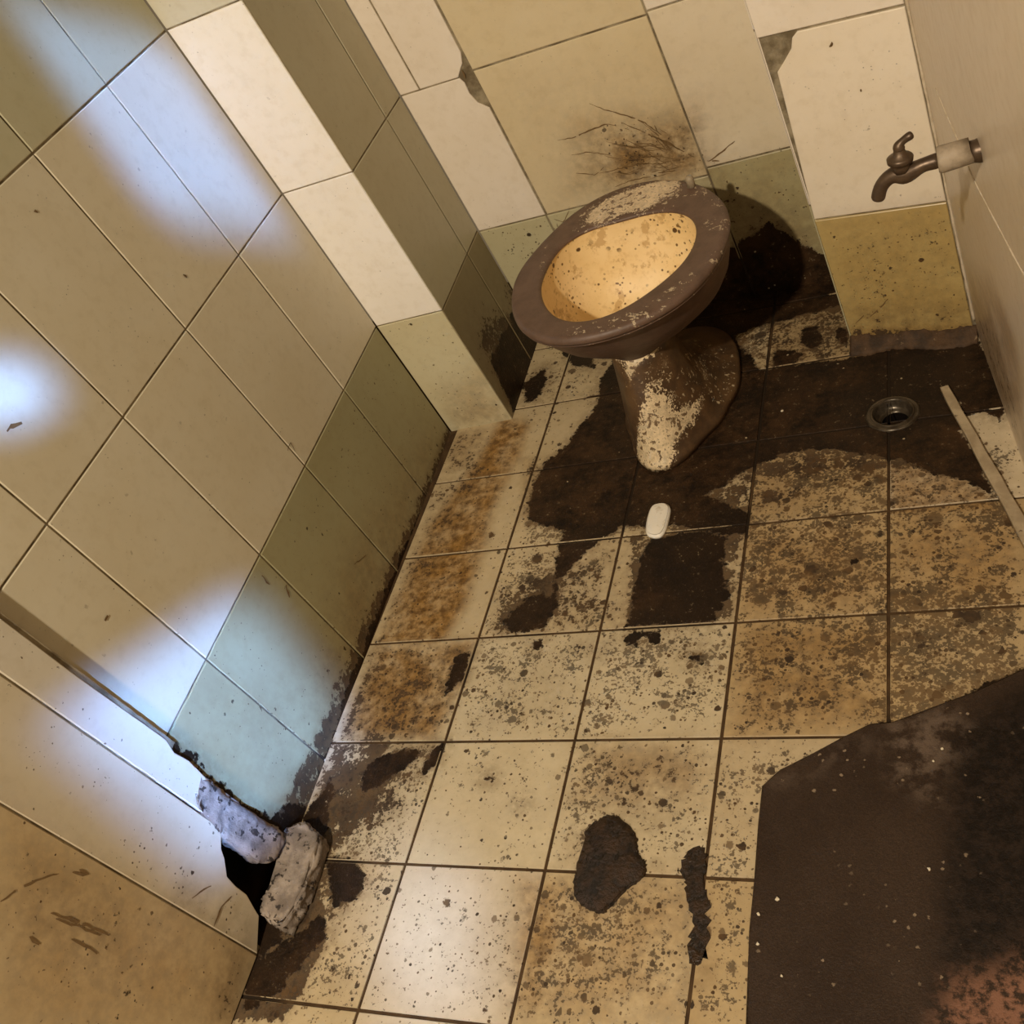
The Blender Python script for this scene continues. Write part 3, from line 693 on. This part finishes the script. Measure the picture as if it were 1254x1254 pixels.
# bowl shell: outside, then over the lip and down the stained inside
nk_c = np.array([0.452, 1.335])
def ell(cc, ax, ay, z): return [np.array([cc[0] + math.cos(a) * ax, cc[1] + math.sin(a) * ay, z]) for a in TH]
def blend(a, b, t): return [x * (1 - t) + y * t for x, y in zip(a, b)]
NECK = ell(nk_c, 0.052, 0.072, 0.185)
outer = [ring(RO * 0.955, ZR - 0.012), ring(RO * 0.985, ZR - 0.0155)]
frontness = np.clip((-np.sin(TH) + 0.10) / 1.10, 0, 1)
for t, z in ((0.012, 0.335), (0.04, 0.315), (0.10, 0.290), (0.22, 0.262), (0.42, 0.236), (0.66, 0.214), (0.86, 0.197), (1.0, 0.185)):
    rr = ring(RO * 0.975, z); nk = [np.array([a[0], a[1], z]) for a in NECK]; outer.append([x * (1 - tt) + y * tt for x, y, tt in zip(rr, nk, t ** (1 - 0.52 * frontness))])
outer.append([np.array([a[0], a[1], 0.178]) for a in NECK])
vs, fs = loft(outer, True)
bowl = build('bowl', toilet, vs, fs, M_RIM)
A = np.array(vs); set_attr(bowl.data, 'ch', np.where(A[:, 2] > 1, -1, 0.06)); set_attr(bowl.data, 'ln', np.where((A[:, 2] > 0.335) & (A[:, 1] < 1.25), 0.001, 0.05))
cb = np.array([0.470, 1.315])
OZ = np.array([r[0][2] for r in outer])
def inner_limit(z, i):
    k1 = max(j for j in range(len(outer)) if OZ[j] >= z - 1e-6); k2 = min(k1 + 1, len(outer) - 1)
    a, b = outer[k1][i], outer[k2][i]; t = 0 if k1 == k2 else (OZ[k1] - z) / max(OZ[k1] - OZ[k2], 1e-6)
    return np.hypot(*((a + (b - a) * t)[:2] - c0)) - 0.006
inner = [ring(RI + 0.003, ZR - 0.0065)]
for sc, z in ((1.01, 0.34), (1.0, 0.325), (0.97, 0.30), (0.90, 0.272), (0.78, 0.248), (0.62, 0.232), (0.42, 0.222), (0.2, 0.218)):
    cc = c0 * (1 - (1 - sc) * 0.6) + cb * (1 - sc) * 0.6
    row = []
    for ii in range(len(TH)):
        X = np.array([cc[0] + U2[ii][0] * (RI[ii] + 0.003) * sc, cc[1] + U2[ii][1] * (RI[ii] + 0.003) * sc]); v_ = X - c0; L_ = np.hypot(*v_); lim = max(inner_limit(z, ii), 0.02)
        X = c0 + v_ * min(1.0, lim / max(L_, 1e-6)); row.append(np.array([X[0], X[1], z]))
    inner.append(row)
vs, fs = loft(inner, True)
basin = build('basin', toilet, vs, fs, M_BOWL); basin['label'] = 'yellow stained inside of the pan'
# pedestal: narrow neck flaring to an oval foot
foot_px = P_(769,563, 782,575, 798,579, 814,578, 828,572, 843,558, 857,546, 871,533, 884,515, 897,494, 906,470, 907,446, 900,428)
fr = [on_z(u, v_)[:2] for u, v_ in foot_px]
axA = np.array([0.450, 1.19]); axB = np.array([0.478, 1.56]); ad = (axB - axA) / np.linalg.norm(axB - axA); an = np.array([ad[1], -ad[0]])
full = [p for p in fr[1:]] + [np.array([0.53, 1.555])]
full = full + [p - 2 * np.dot(p - axA, an) * an * 0.96 for p in full[::-1]]
cf = np.array([0.470, 1.36])
q2 = np.array(full) - cf; th2 = np.arctan2(q2[:, 1], q2[:, 0]); r2 = np.hypot(q2[:, 0], q2[:, 1]); o_ = np.argsort(th2)
RF = np.interp(TH, np.concatenate([th2[o_] - 2 * np.pi, th2[o_], th2[o_] + 2 * np.pi]), np.concatenate([r2[o_]] * 3))
f_ = np.fft.rfft(RF); f_[8:] = 0; RF = np.fft.irfft(f_, len(TH))
FOOT = [np.array([cf[0] + u[0] * a, cf[1] + u[1] * a, 0.0]) for u, a in zip(U2, RF)]
ped = [[v_ * np.array([1, 1, 0]) + np.array([0, 0, 0.0005]) for v_ in FOOT], [v_ + np.array([0, 0, 0.012]) for v_ in FOOT], blend([v_ + np.array([0, 0, 0.017]) for v_ in FOOT], [np.array([*cf, 0.017])] * len(FOOT), 0.03)]
front = 0.5 - 0.5 * np.sin(TH)                     # 1 at the front, 0 at the back
front = np.clip((np.cos(TH + np.pi / 2 + 0.06) + 0.15) / 1.15, 0, 1)
for z in (0.025, 0.04, 0.06, 0.085, 0.11, 0.14, 0.17, 0.19):
    h = min(z / 0.185, 1.0); r = []
    for i in range(len(TH)):
        lin = 1 - h; flare = (1 - h) ** 2.6
        wt = lin * front[i] ** 0.7 + flare * (1 - front[i] ** 0.7)
        if z < 0.03: wt = min(wt, 0.93)
        r.append(np.array([NECK[i][0] * (1 - wt) + FOOT[i][0] * wt, NECK[i][1] * (1 - wt) + FOOT[i][1] * wt, z]))
    ped.append(r)
vs, fs = loft(ped, True, True)
pedestal = build('pedestal', toilet, vs, fs, M_PED); pedestal['label'] = 'brown and cream peeling pedestal foot'
A = np.array(vs)
Pp = np.array([0.447, 1.195, 0.0]); pn = np.cross(np.array([1.0, 0, 0]), np.array([0.003, 0.072, 0.2])); 
pf = lambda poly: [(lambda X: (X[0], X[2]))(on_plane(a, b, Pp, pn)) for a, b in poly]
cr = [P_(743,430, 806,424, 806,442, 790,446, 770,443, 745,447), P_(766,446, 776,446, 772,468, 766,466), P_(792,476, 816,474, 817,495, 824,515, 832,524, 846,526, 856,532, 846,548, 836,545, 824,552, 830,565, 814,578, 798,579, 782,575, 772,560, 778,545, 784,528, 782,508, 788,496)]
set_attr(pedestal.data, 'ch', sdf(A[:, [0, 2]], [pf(p) for p in cr]) + np.where(A[:, 1] > 1.40, 0.05, 0.0))
ft = lambda poly, z: [tuple(on_z(a, b, z)[:2]) for a, b in poly]
foot_ln = np.where((A[:, 2] < 0.08) & (A[:, 0] > 0.45), sdf(A[:, :2], [ft(P_(868,430, 884,416, 897,432, 895,470, 882,490, 868,500, 872,470), 0.03)]), 0.05)
set_attr(pedestal.data, 'ln', np.minimum(foot_ln, sdf(A[:, [0, 2]], [pf(P_(825,480, 862,500, 850,550, 815,560)), pf(P_(745,540, 790,560, 790,580, 760,575)), pf(P_(748,440, 800,440, 790,480, 755,480))])))
# hinge stubs at the back of the rim and outlet pipe to the wall
hp = on_z(846, 225, ZR + 0.005)
vs, fs = tube([hp + np.array([0, 0, -0.012]), hp + np.array([0, 0, 0.010]), hp + np.array([0, 0.0, 0.0135])], [0.0062, 0.0062, 0.004], 14)
hs = build('hinge_stub', toilet, vs, fs, plain_material('grey_hinge_metal', (0.22, 0.17, 0.11), (0.34, 0.27, 0.18), 60, 0.5)); hs['label'] = 'pale stub of a broken seat hinge'
vs, fs = tube([(0.49, 1.42, 0.24), (0.49, 1.56, 0.24), (0.49, 1.655, 0.24)], [0.026, 0.026, 0.026], 20)
build('outlet_pipe', toilet, vs, fs, M_RIM)
me = toilet.children[-1].data; set_attr(me, 'ch', np.full(len(me.vertices), 0.06)); set_attr(me, 'ln', np.full(len(me.vertices), 0.06))

# ---- wall tap ---------------------------------------------------------
M_TAP = plain_material('dull_brown_brass', (0.115, 0.075, 0.045), (0.075, 0.048, 0.030), 60, 0.40, 0.35, 0.001, 0.5, 0.55)
M_COL = plain_material('grey_pipe_socket', (0.34, 0.27, 0.19), (0.19, 0.145, 0.095), 45, 0.65, 0.5, 0.001)
T0 = np.array([0.956, 0.95, 0.58])
tp = lambda u, v_: on_plane(u, v_, T0, np.array([0.0, 1.0, 0.0]))
root = tp(1199, 184)
tap = empty('faucet', tuple(root), 'small brown brass tap with lever handle sticking out of the right wall', 'tap')
vs, fs = tube([root + np.array([0.012, 0, 0]), tp(1199,184), tp(1194,185), tp(1186,186)], [0.0115, 0.0115, 0.0105, 0.0098], 20)
build('wall_pipe', tap, vs, fs, M_TAP)
vs, fs = tube([tp(1190,183.5), tp(1189,184), tp(1170,190), tp(1153,195), tp(1150,196), tp(1148,196.5)], [0.0108, 0.0120, 0.0124, 0.0128, 0.0124, 0.011], 24)
o = build('pipe_socket', tap, vs, fs, M_COL); o['label'] = 'grey threaded pipe socket'
vs, fs = tube([tp(1152,195), tp(1144,198), tp(1136,200), tp(1128,203), tp(1121,207), tp(1113,211), tp(1105,213), tp(1097,213), tp(1090,216), tp(1083,222), tp(1078,230), tp(1076,238), tp(1075,246)],
              [0.0075, 0.0075, 0.0068, 0.0068, 0.0078, 0.0098, 0.0104, 0.0088, 0.0074, 0.0070, 0.0068, 0.0068, 0.0070], 24)
build('tap_body', tap, vs, fs, M_TAP, True, 1)
vs, fs = tube([tp(1104,208), tp(1103,202), tp(1102.5,199), tp(1102.3,197.5), tp(1102,193), tp(1101.8,191.5), tp(1101.5,188), tp(1101,183)], [0.0095, 0.0092, 0.0092, 0.0118, 0.0122, 0.0110, 0.0060, 0.0050], 24)
bonnet = build('bonnet', tap, vs, fs, M_TAP)
vs, fs = tube([tp(1101.5,187), tp(1101,184), tp(1100.6,181), tp(1101,178), tp(1102.5,175.5), tp(1105,173), tp(1109,169.5), tp(1113,167), tp(1116.5,165), tp(1118,164)],
              [0.0030, 0.0050, 0.0058, 0.0054, 0.0042, 0.0036, 0.0038, 0.0043, 0.0040, 0.0022], 18)
build('lever_handle', tap, vs, fs, M_TAP, True, 1)

# ---- floor drain --------------------------------------------------------
dx, dy = DR
M_DR = plain_material('worn_drain_metal', (0.10, 0.078, 0.053), (0.045, 0.032, 0.020), 50, 0.30, 0.3, 0.001, 0.5, 0.5)
k = NT('drain_hole_black'); M_DARK = k.out((0.006, 0.004, 0.003), 0.8, None, 0.1)  # near-black colour stands in for the darkness down the hole
drain = empty('floor_drain', (dx, dy, 0.0), 'round metal floor drain with open hole in the black wet patch', 'drain')
def circ(r, z, n=40, ox=0.0, oy=0.0): return [np.array([dx + ox + r * math.cos(a), dy + oy + r * math.sin(a), z]) for a in np.arange(n) / n * 2 * math.pi]
vs, fs = loft([circ(0.0405, -0.001), circ(0.0400, 0.0022), circ(0.0375, 0.0034), circ(0.0350, 0.0034), circ(0.0335, 0.0022), circ(0.0325, 0.0046), circ(0.0305, 0.0050), circ(0.0290, 0.0038), circ(0.0280, -0.001)])
build('drain_ring', drain, vs, fs, M_DR)
vs, fs = loft([circ(0.0282, 0.000), circ(0.0268, -0.003), circ(0.0255, -0.007), circ(0.0225, -0.011, ox=0.002, oy=-0.001), circ(0.0205, -0.0115, ox=0.003, oy=-0.002), circ(0.0195, -0.014, ox=0.003, oy=-0.002)])
build('drain_cup', drain, vs, fs, M_DR)
vs, fs = loft([circ(0.0198, -0.0135, ox=0.003, oy=-0.002), circ(0.0190, -0.06, ox=0.003, oy=-0.002), circ(0.017, -0.085, ox=0.003, oy=-0.002)], True)
build('drain_throat', drain, vs, fs, M_DARK)['label'] = 'dark hole of the drain'

# ---- loose and broken things -------------------------------------------
def slab(name, outline, z0, z1, mat, label, cat, rough=0.0, step=0.012, bev=0.003, seed=1, group=None, dome=0.0):
    """solid lump with a traced plan outline, rounded edge and uneven top"""
    rg = np.random.default_rng(seed)
    q = np.array(outline, float)
    if area2([tuple(a) for a in q]) < 0: q = q[::-1]
    c = q.mean(0)
    vs, fs = grid_cut([tuple(a) for a in inset([tuple(a) for a in q], bev)], step)
    P = np.array(vs); d = -sdf(P, [[tuple(a) for a in q]])
    wob = np.sin(P[:, 0] * 97 + seed) * np.cos(P[:, 1] * 83 + 2 * seed) + 0.6 * np.sin(P[:, 0] * 211 + 1.7 * P[:, 1] * 140 + seed)
    ht = z1 + dome * (1 - np.exp(-d / 0.012)) + rough * (wob * 0.5 + rg.normal(0, 0.5, len(P)))
    verts = [np.array([a, b, h]) for (a, b), h in zip(vs, ht)]
    n = len(q); b0 = len(verts)
    top = inset([tuple(a) for a in q], bev)
    tv = [np.array([a[0], a[1], z1]) for a in top]; mv = [np.array([a[0], a[1], z1 - bev * 0.8]) for a in q]; lv = [np.array([a[0], a[1], z0]) for a in q]
    verts += tv + mv + lv
    for i in range(n):
        j = (i + 1) % n
        fs.append([b0 + i, b0 + n + i, b0 + n + j, b0 + j]); fs.append([b0 + n + i, b0 + 2 * n + i, b0 + 2 * n + j, b0 + n + j])
    fs.append([b0 + 2 * n + i for i in range(n)][::-1])
    cz = np.array([c[0], c[1], z0])
    me = mesh_from(name, [v_ - cz for v_ in verts], fs, True)
    bm = bmesh.new(); bm.from_mesh(me); bmesh.ops.remove_doubles(bm, verts=bm.verts[:], dist=0.0002); bmesh.ops.recalc_face_normals(bm, faces=bm.faces[:]); bm.to_mesh(me); bm.free()
    o = new_obj(name, me, mat); o.location = cz
    return tag(o, label, cat, group)
def ragged(pts, m=8, amp=0.0007, seed=3):
    rg = np.random.default_rng(seed); q = catmull(pts, m)[:, :2]
    return [tuple(a + rg.normal(0, amp, 2)) for a in q]
fz = lambda poly, z=0.0: [tuple(on_z(a, b, z)[:2]) for a, b in poly]

k = NT('white_soap'); n = k.noise(70, 4); M_SOAP = k.out(k.mix(k.ramp(n, 0.55, 0.75), (0.86, 0.80, 0.69), (0.62, 0.53, 0.40)), 0.42, k.bump(n, 0.1, 0.001))
sp_px = P_(797,619, 806,615, 815,615, 820,620, 819,630, 815,645, 809,654, 800,656, 792,653, 790,646, 792,632)
slab('soap_bar', [tuple(a) for a in catmull(fz(sp_px, 0.008), 4)[:, :2]], 0.0, 0.007, M_SOAP, 'white oval bar of soap on the wet floor in front of the toilet', 'soap', 0.0, 0.006, 0.003, 4, dome=0.004)

k = NT('wet_sludge'); n1 = k.noise(60, 6, 0.7); n2 = k.noise(240, 4, 0.65, loc=(1, 3, 2))
M_SLUDGE = k.out(k.mix(k.ramp(n1, 0.35, 0.65), (0.010, 0.006, 0.003), (0.040, 0.020, 0.008)), 0.20, k.bump(k.math('ADD', n1, k.math('MULTIPLY', n2, 0.7)), 0.9, 0.004), 0.35)
slab('sludge_clump', ragged(fz(P_(748,998, 768,1009, 781,1028, 782,1045, 792,1058, 787,1075, 768,1090, 748,1112, 735,1119, 713,1109, 703,1092, 706,1062, 715,1035, 718,1018, 732,1005))), 0.0, 0.003, M_SLUDGE,
     'glossy black clump of sludge on the pale tiles at the front', 'sludge', 0.0009, 0.0045, 0.0018, 5, dome=0.005)
slab('sludge_smear', ragged(fz(P_(841,1048, 857,1038, 866,1048, 865,1085, 869,1125, 866,1165, 854,1181, 841,1172, 845,1135, 842,1100, 838,1075, 831,1066)), 5, 0.0022, 8), 0.0, 0.0010, M_SLUDGE,
     'long narrow smear of black sludge right of the round clump', 'sludge', 0.0003, 0.005, 0.0004, 6, dome=0.0006)

k = NT('dark_rough_screed'); n1 = k.noise(5, 5, 0.6); n2 = k.noise(90, 5, 0.7, loc=(2, 4, 2)); n3 = k.noise(330, 3, 0.6, loc=(7, 1, 2)); n4 = k.noise(9, 4, 0.6, loc=(3, 3, 9))
c = k.mix(k.ramp(n1, 0.35, 0.65), (0.034, 0.019, 0.011), (0.052, 0.031, 0.019))
c = k.mix(k.ramp(n2, 0.50, 0.80, 0.0, 0.6), c, (0.066, 0.041, 0.027))
c = k.mix(k.ramp(n3, 0.45, 0.65, 0.0, 0.35), c, (0.020, 0.012, 0.008))
bl = k.ramp(k.attr('bl'), 0.0, 1.0)
n5 = k.noise(620, 3, 0.7, loc=(2, 2, 5)); c = k.mix(k.ramp(n5, 0.42, 0.62, 0.0, 0.55), c, (0.014, 0.008, 0.005)); c = k.mix(k.ramp(n5, 0.60, 0.70, 0.0, 0.6), c, (0.12, 0.078, 0.048))
c = k.mix(k.math('MULTIPLY', bl, 0.93), c, k.mix(k.ramp(n2, 0.4, 0.65), (0.006, 0.0035, 0.002), (0.020, 0.012, 0.008)))
pk = k.math('MULTIPLY', k.attr('pk'), k.ramp(n2, 0.40, 0.58))
c = k.mix(pk, c, (0.24, 0.115, 0.070))
gy = k.math('MULTIPLY', k.attr('gy'), k.ramp(k.noise(40, 5, 0.7, loc=(1, 8, 1)), 0.42, 0.62))
c = k.mix(gy, c, (0.15, 0.105, 0.075))
c = k.mix(k.ramp(k.math('ADD', k.voro(75, loc=(7, 3, 3)), k.math('MULTIPLY', n3, 0.45)), 0.37, 0.33), c, k.mix(k.ramp(k.noise(12, 3, 0.6, loc=(2, 2, 2)), 0.5, 0.62), c, (0.24, 0.175, 0.115)))
M_SCREED = k.out(c, k.ramp(n3, 0.35, 0.7, 0.35, 0.75), k.bump(k.math('ADD', k.math('MULTIPLY', n2, 0.5), k.math('ADD', k.math('MULTIPLY', n3, 0.6), k.math('MULTIPLY', n5, 0.5))), 0.7, 0.0016), 0.22)
sc_px = P_(933,962, 955,942, 995,922, 1032,902, 1065,886, 1092,884, 1146,864, 1192,847, 1254,818, 1330,790, 1400,900, 1400,1400, 905,1400, 913,1254, 917,1140, 923,1080, 928,1010)
q_ = fz(sc_px, 0.004)
scr = slab('screed_patch', [tuple(a) for a in q_], 0.0, 0.0045, M_SCREED, 'large dark rough patch of bare screed over the tiles at the right front', 'screed', 0.0006, 0.012, 0.002, 9)
A = np.array([v_.co for v_ in scr.data.vertices]) + np.array(scr.location)
set_attr(scr.data, 'bl', blur_mask(A[:, :2], [(fz(P_(1165,905, 1254,840, 1400,800, 1400,1180, 1254,1180, 1150,1190, 1145,1400, 1150,1100, 1165,980)), 0.035, 1.0)]))
set_attr(scr.data, 'pk', blur_mask(A[:, :2], [(fz(P_(1150,1254, 1170,1205, 1230,1190, 1300,1150, 1350,1300, 1150,1330)), 0.02, 0.9)]))
set_attr(scr.data, 'gy', blur_mask(A[:, :2], [(fz(P_(1085,890, 1160,868, 1190,900, 1140,960, 1150,990, 1125,975, 1090,955)), 0.02, 0.75), (fz(P_(940,960, 1000,930, 1060,900, 1070,915, 960,965)), 0.02, 0.45)]))

# pale stone edging strip lying along the right wall
M_STONE = plain_material('pale_stone_strip', (0.46, 0.36, 0.23), (0.33, 0.25, 0.155), 35, 0.6, 0.4, 0.001, c3=(0.14, 0.09, 0.05), t3=(0.66, 0.72), s3=70)
e0, e1 = on_z(1156, 473, 0.008)[:2], on_z(1252, 645, 0.008)[:2]
dr_ = (e1 - e0) / np.linalg.norm(e1 - e0); e1 = e1 + dr_ * 0.12; nn_ = np.array([-dr_[1], dr_[0]])
L_ = np.linalg.norm(e1 - e0); pts = []
for i in range(15):
    t = i / 14; hw = 0.0062 + 0.0032 * t + 0.0006 * math.sin(i * 2.1) ; pts.append(e0 + dr_ * L_ * t + nn_ * hw)
for i in range(14, -1, -1):
    t = i / 14; hw = 0.0062 + 0.0032 * t + 0.0006 * math.sin(i * 1.3); pts.append(e0 + dr_ * L_ * t - nn_ * hw)
slab('stone_strip', [tuple(a) for a in pts], 0.0, 0.009, M_STONE, 'narrow pale stone strip lying on the floor along the right wall', 'strip', 0.0003, 0.02, 0.001, 2)

# broken cement at the foot of the door jamb
M_CEM = plain_material('broken_cement', (0.38, 0.31, 0.25), (0.19, 0.15, 0.12), 30, 0.85, 0.9, 0.004, c3=(0.045, 0.033, 0.025), t3=(0.57, 0.63), s3=70)
k = NT('cavity_dark'); M_CAV = k.out((0.012, 0.009, 0.007), 0.9)  # near-black lining: the hollow's shade is put into its colour
def lump(name, outline_top, axis_lo, mat, label, cat, seed, rough=0.0015, cuts=5):
    """broken block between a traced upper outline and the same outline moved by axis_lo"""
    rg = np.random.default_rng(seed); n = len(outline_top); top = [np.array(a, float) for a in outline_top]; lo = [a + np.array(axis_lo) for a in top]
    c = sum(top) / n; bm = bmesh.new()
    tv = [bm.verts.new(a) for a in top]; lv = [bm.verts.new(a) for a in lo]
    bm.faces.new(tv); bm.faces.new(lv[::-1])
    for i in range(n): j = (i + 1) % n; bm.faces.new([tv[i], lv[i], lv[j], tv[j]])
    bmesh.ops.recalc_face_normals(bm, faces=bm.faces[:])
    bmesh.ops.bevel(bm, geom=bm.edges[:], offset=0.003, segments=2, affect='EDGES', clamp_overlap=True)
    bmesh.ops.triangulate(bm, faces=bm.faces[:])
    for _ in range(2): bmesh.ops.subdivide_edges(bm, edges=[e for e in bm.edges if e.calc_length() > 0.008], cuts=1, use_grid_fill=True)
    for v_ in bm.verts: v_.co += Vector(rg.normal(0, rough, 3))
    base = Vector((c[0], c[1], 0)); 
    for v_ in bm.verts: v_.co -= base
    mn = min(v_.co.z for v_ in bm.verts)
    me = bpy.data.meshes.new(name); bm.to_mesh(me); bm.free(); shade_smooth(me, True)
    o = new_obj(name, me, mat); o.location = base; return tag(o, label, cat)
blk = [on_z(u, v_, 0.030) for u, v_ in P_(343,1020, 358,1008, 374,1007, 390,1020, 391,1031, 374,1080, 362,1108, 344,1136, 330,1128, 316,1116, 318,1102, 332,1078)]
lump('cement_block', blk, (0.0, 0.0, -0.030), M_CEM, 'grey broken cement block lying on the floor against the door jamb', 'cement block', 3)
PN.off = 0.014
mo = [PN.pos(*PN.px(u, v_)) for u, v_ in P_(246,948, 262,958, 285,976, 318,1000, 345,1015, 352,1028, 338,1056, 320,1058, 300,1044, 280,1030, 268,1022, 254,1004, 240,985)]
PN.off = 0.012
lump('cement_lump', mo, tuple(-WL.N * 0.020), M_CEM, 'light grey pitted cement showing where the jamb tile has broken off', 'cement', 5, 0.0010)
cv = [WL.pos(s_, z_, n_) for n_ in (-0.003, -0.07) for s_, z_ in ((0.36, -0.02), (0.54, -0.02), (0.54, 0.23), (0.36, 0.23))]
tag(build('trim_8', None, cv, [[4, 5, 6, 7], [0, 1, 5, 4], [1, 2, 6, 5], [2, 3, 7, 6], [3, 0, 4, 7]], M_CAV, False), kind='structure')
# mortar fillet along the foot of the right pillar
M_MORT = plain_material('reddish_mortar', (0.085, 0.045, 0.020), (0.038, 0.021, 0.010), 35, 0.75, 0.9, 0.004, c3=(0.24, 0.16, 0.09), t3=(0.64, 0.72), s3=60)
rg = np.random.default_rng(4); vs = []; fs = []
N_ = 40
for i in range(N_ + 1):
    s_ = 0.0 + 0.196 * i / N_
    h_ = 0.018 + 0.003 * math.sin(i * 0.37) + rg.normal(0, 0.0012); d_ = 0.030 + 0.005 * math.sin(i * 0.23 + 1) + rg.normal(0, 0.0014)
    for (zz, nn) in ((h_, -0.002), (h_ * 0.97, 0.003), (h_ * 0.62, d_ * 0.35), (h_ * 0.30, d_ * 0.72), (0.0005, d_), (-0.002, d_ * 0.5)):
        vs.append(WX.pos(s_, zz, nn))
for i in range(N_):
    for j in range(5): a = i * 6 + j; fs.append([a, a + 1, a + 7, a + 6])
fs += [list(range(6)), list(range(N_ * 6, N_ * 6 + 6))[::-1]]
tag(build('baseboard_back', None, vs, fs, M_MORT), kind='structure')
# paint ridges on the right wall
M_PAINT = plain_material('cream_caulk', (0.66, 0.56, 0.42), (0.52, 0.42, 0.29), 60, 0.6, 0.4, 0.001)
def bead(name, pts, rad):
    p = catmull(pts, 6, False); rr = [rad * (0.7 + 0.5 * abs(math.sin(i * 0.7))) for i in range(len(p))]
    vs, fs = tube(p, rr, 8); return tag(build(name, None, vs, fs, M_PAINT), kind='structure')
bead('trim_6', [WR.pos(*WR.px(u, v_)) for u, v_ in P_(1146,108, 1160,142, 1172,168, 1184,198, 1196,226, 1222,276, 1254,336, 1290,400)], 0.0011)
bead('trim_7', [WX.pos(0.1935, z, 0.001) for z in (0.03, 0.09, 0.14, 0.2, 0.26, 0.34, 0.42, 0.5, 0.58, 0.7)], 0.0022)

# little flakes of paint and tile on the muck
fk = bpy.data.meshes.new('paint_flake')
M_FLAKE = plain_material('pale_flake', (0.70, 0.62, 0.47), (0.52, 0.42, 0.28), 80, 0.6, 0.2)
flakes = [(958,503,4.5,'three-cornered pale flake on the black muck between toilet and drain'), (952,1101,3.6,'pale flake at the left edge of the dark screed, uppermost there'), (929,1120,3.4,'pale flake just outside the left edge of the dark screed'), (928,1156,3.2,'lowest pale flake at the left edge of the dark screed'),
          (1154,917,2.8,'pale flake near the top of the dark screed'), (1138,1064,3.2,'pale flake in the middle of the dark screed'), (1143,932,2.2,'small pale flake just below another at the top of the screed'), (957,1195,2.4,'small pale flake on the lower left of the dark screed'), (370,1102,3.0,'pale flake on the black floor beside the cement block')]
for i, (u, v_, r, lab) in enumerate(flakes):
    rg = np.random.default_rng(20 + i); z_ = 0.0060 if u > 925 and v_ > 890 else 0.0012
    c = on_z(u, v_, z_); m = 7; rad = r / 1450.0
    pl = [(c[0] + rad * rg.uniform(0.5, 1.2) * math.cos(a), c[1] + rad * rg.uniform(0.5, 1.2) * math.sin(a)) for a in np.arange(m) / m * 2 * math.pi]
    slab('paint_flake', pl, z_ - 0.0012, z_ + 0.0010, M_FLAKE, lab, 'flake', 0.0, 0.02, 0.0004, 30 + i, 'pale flakes on the floor')
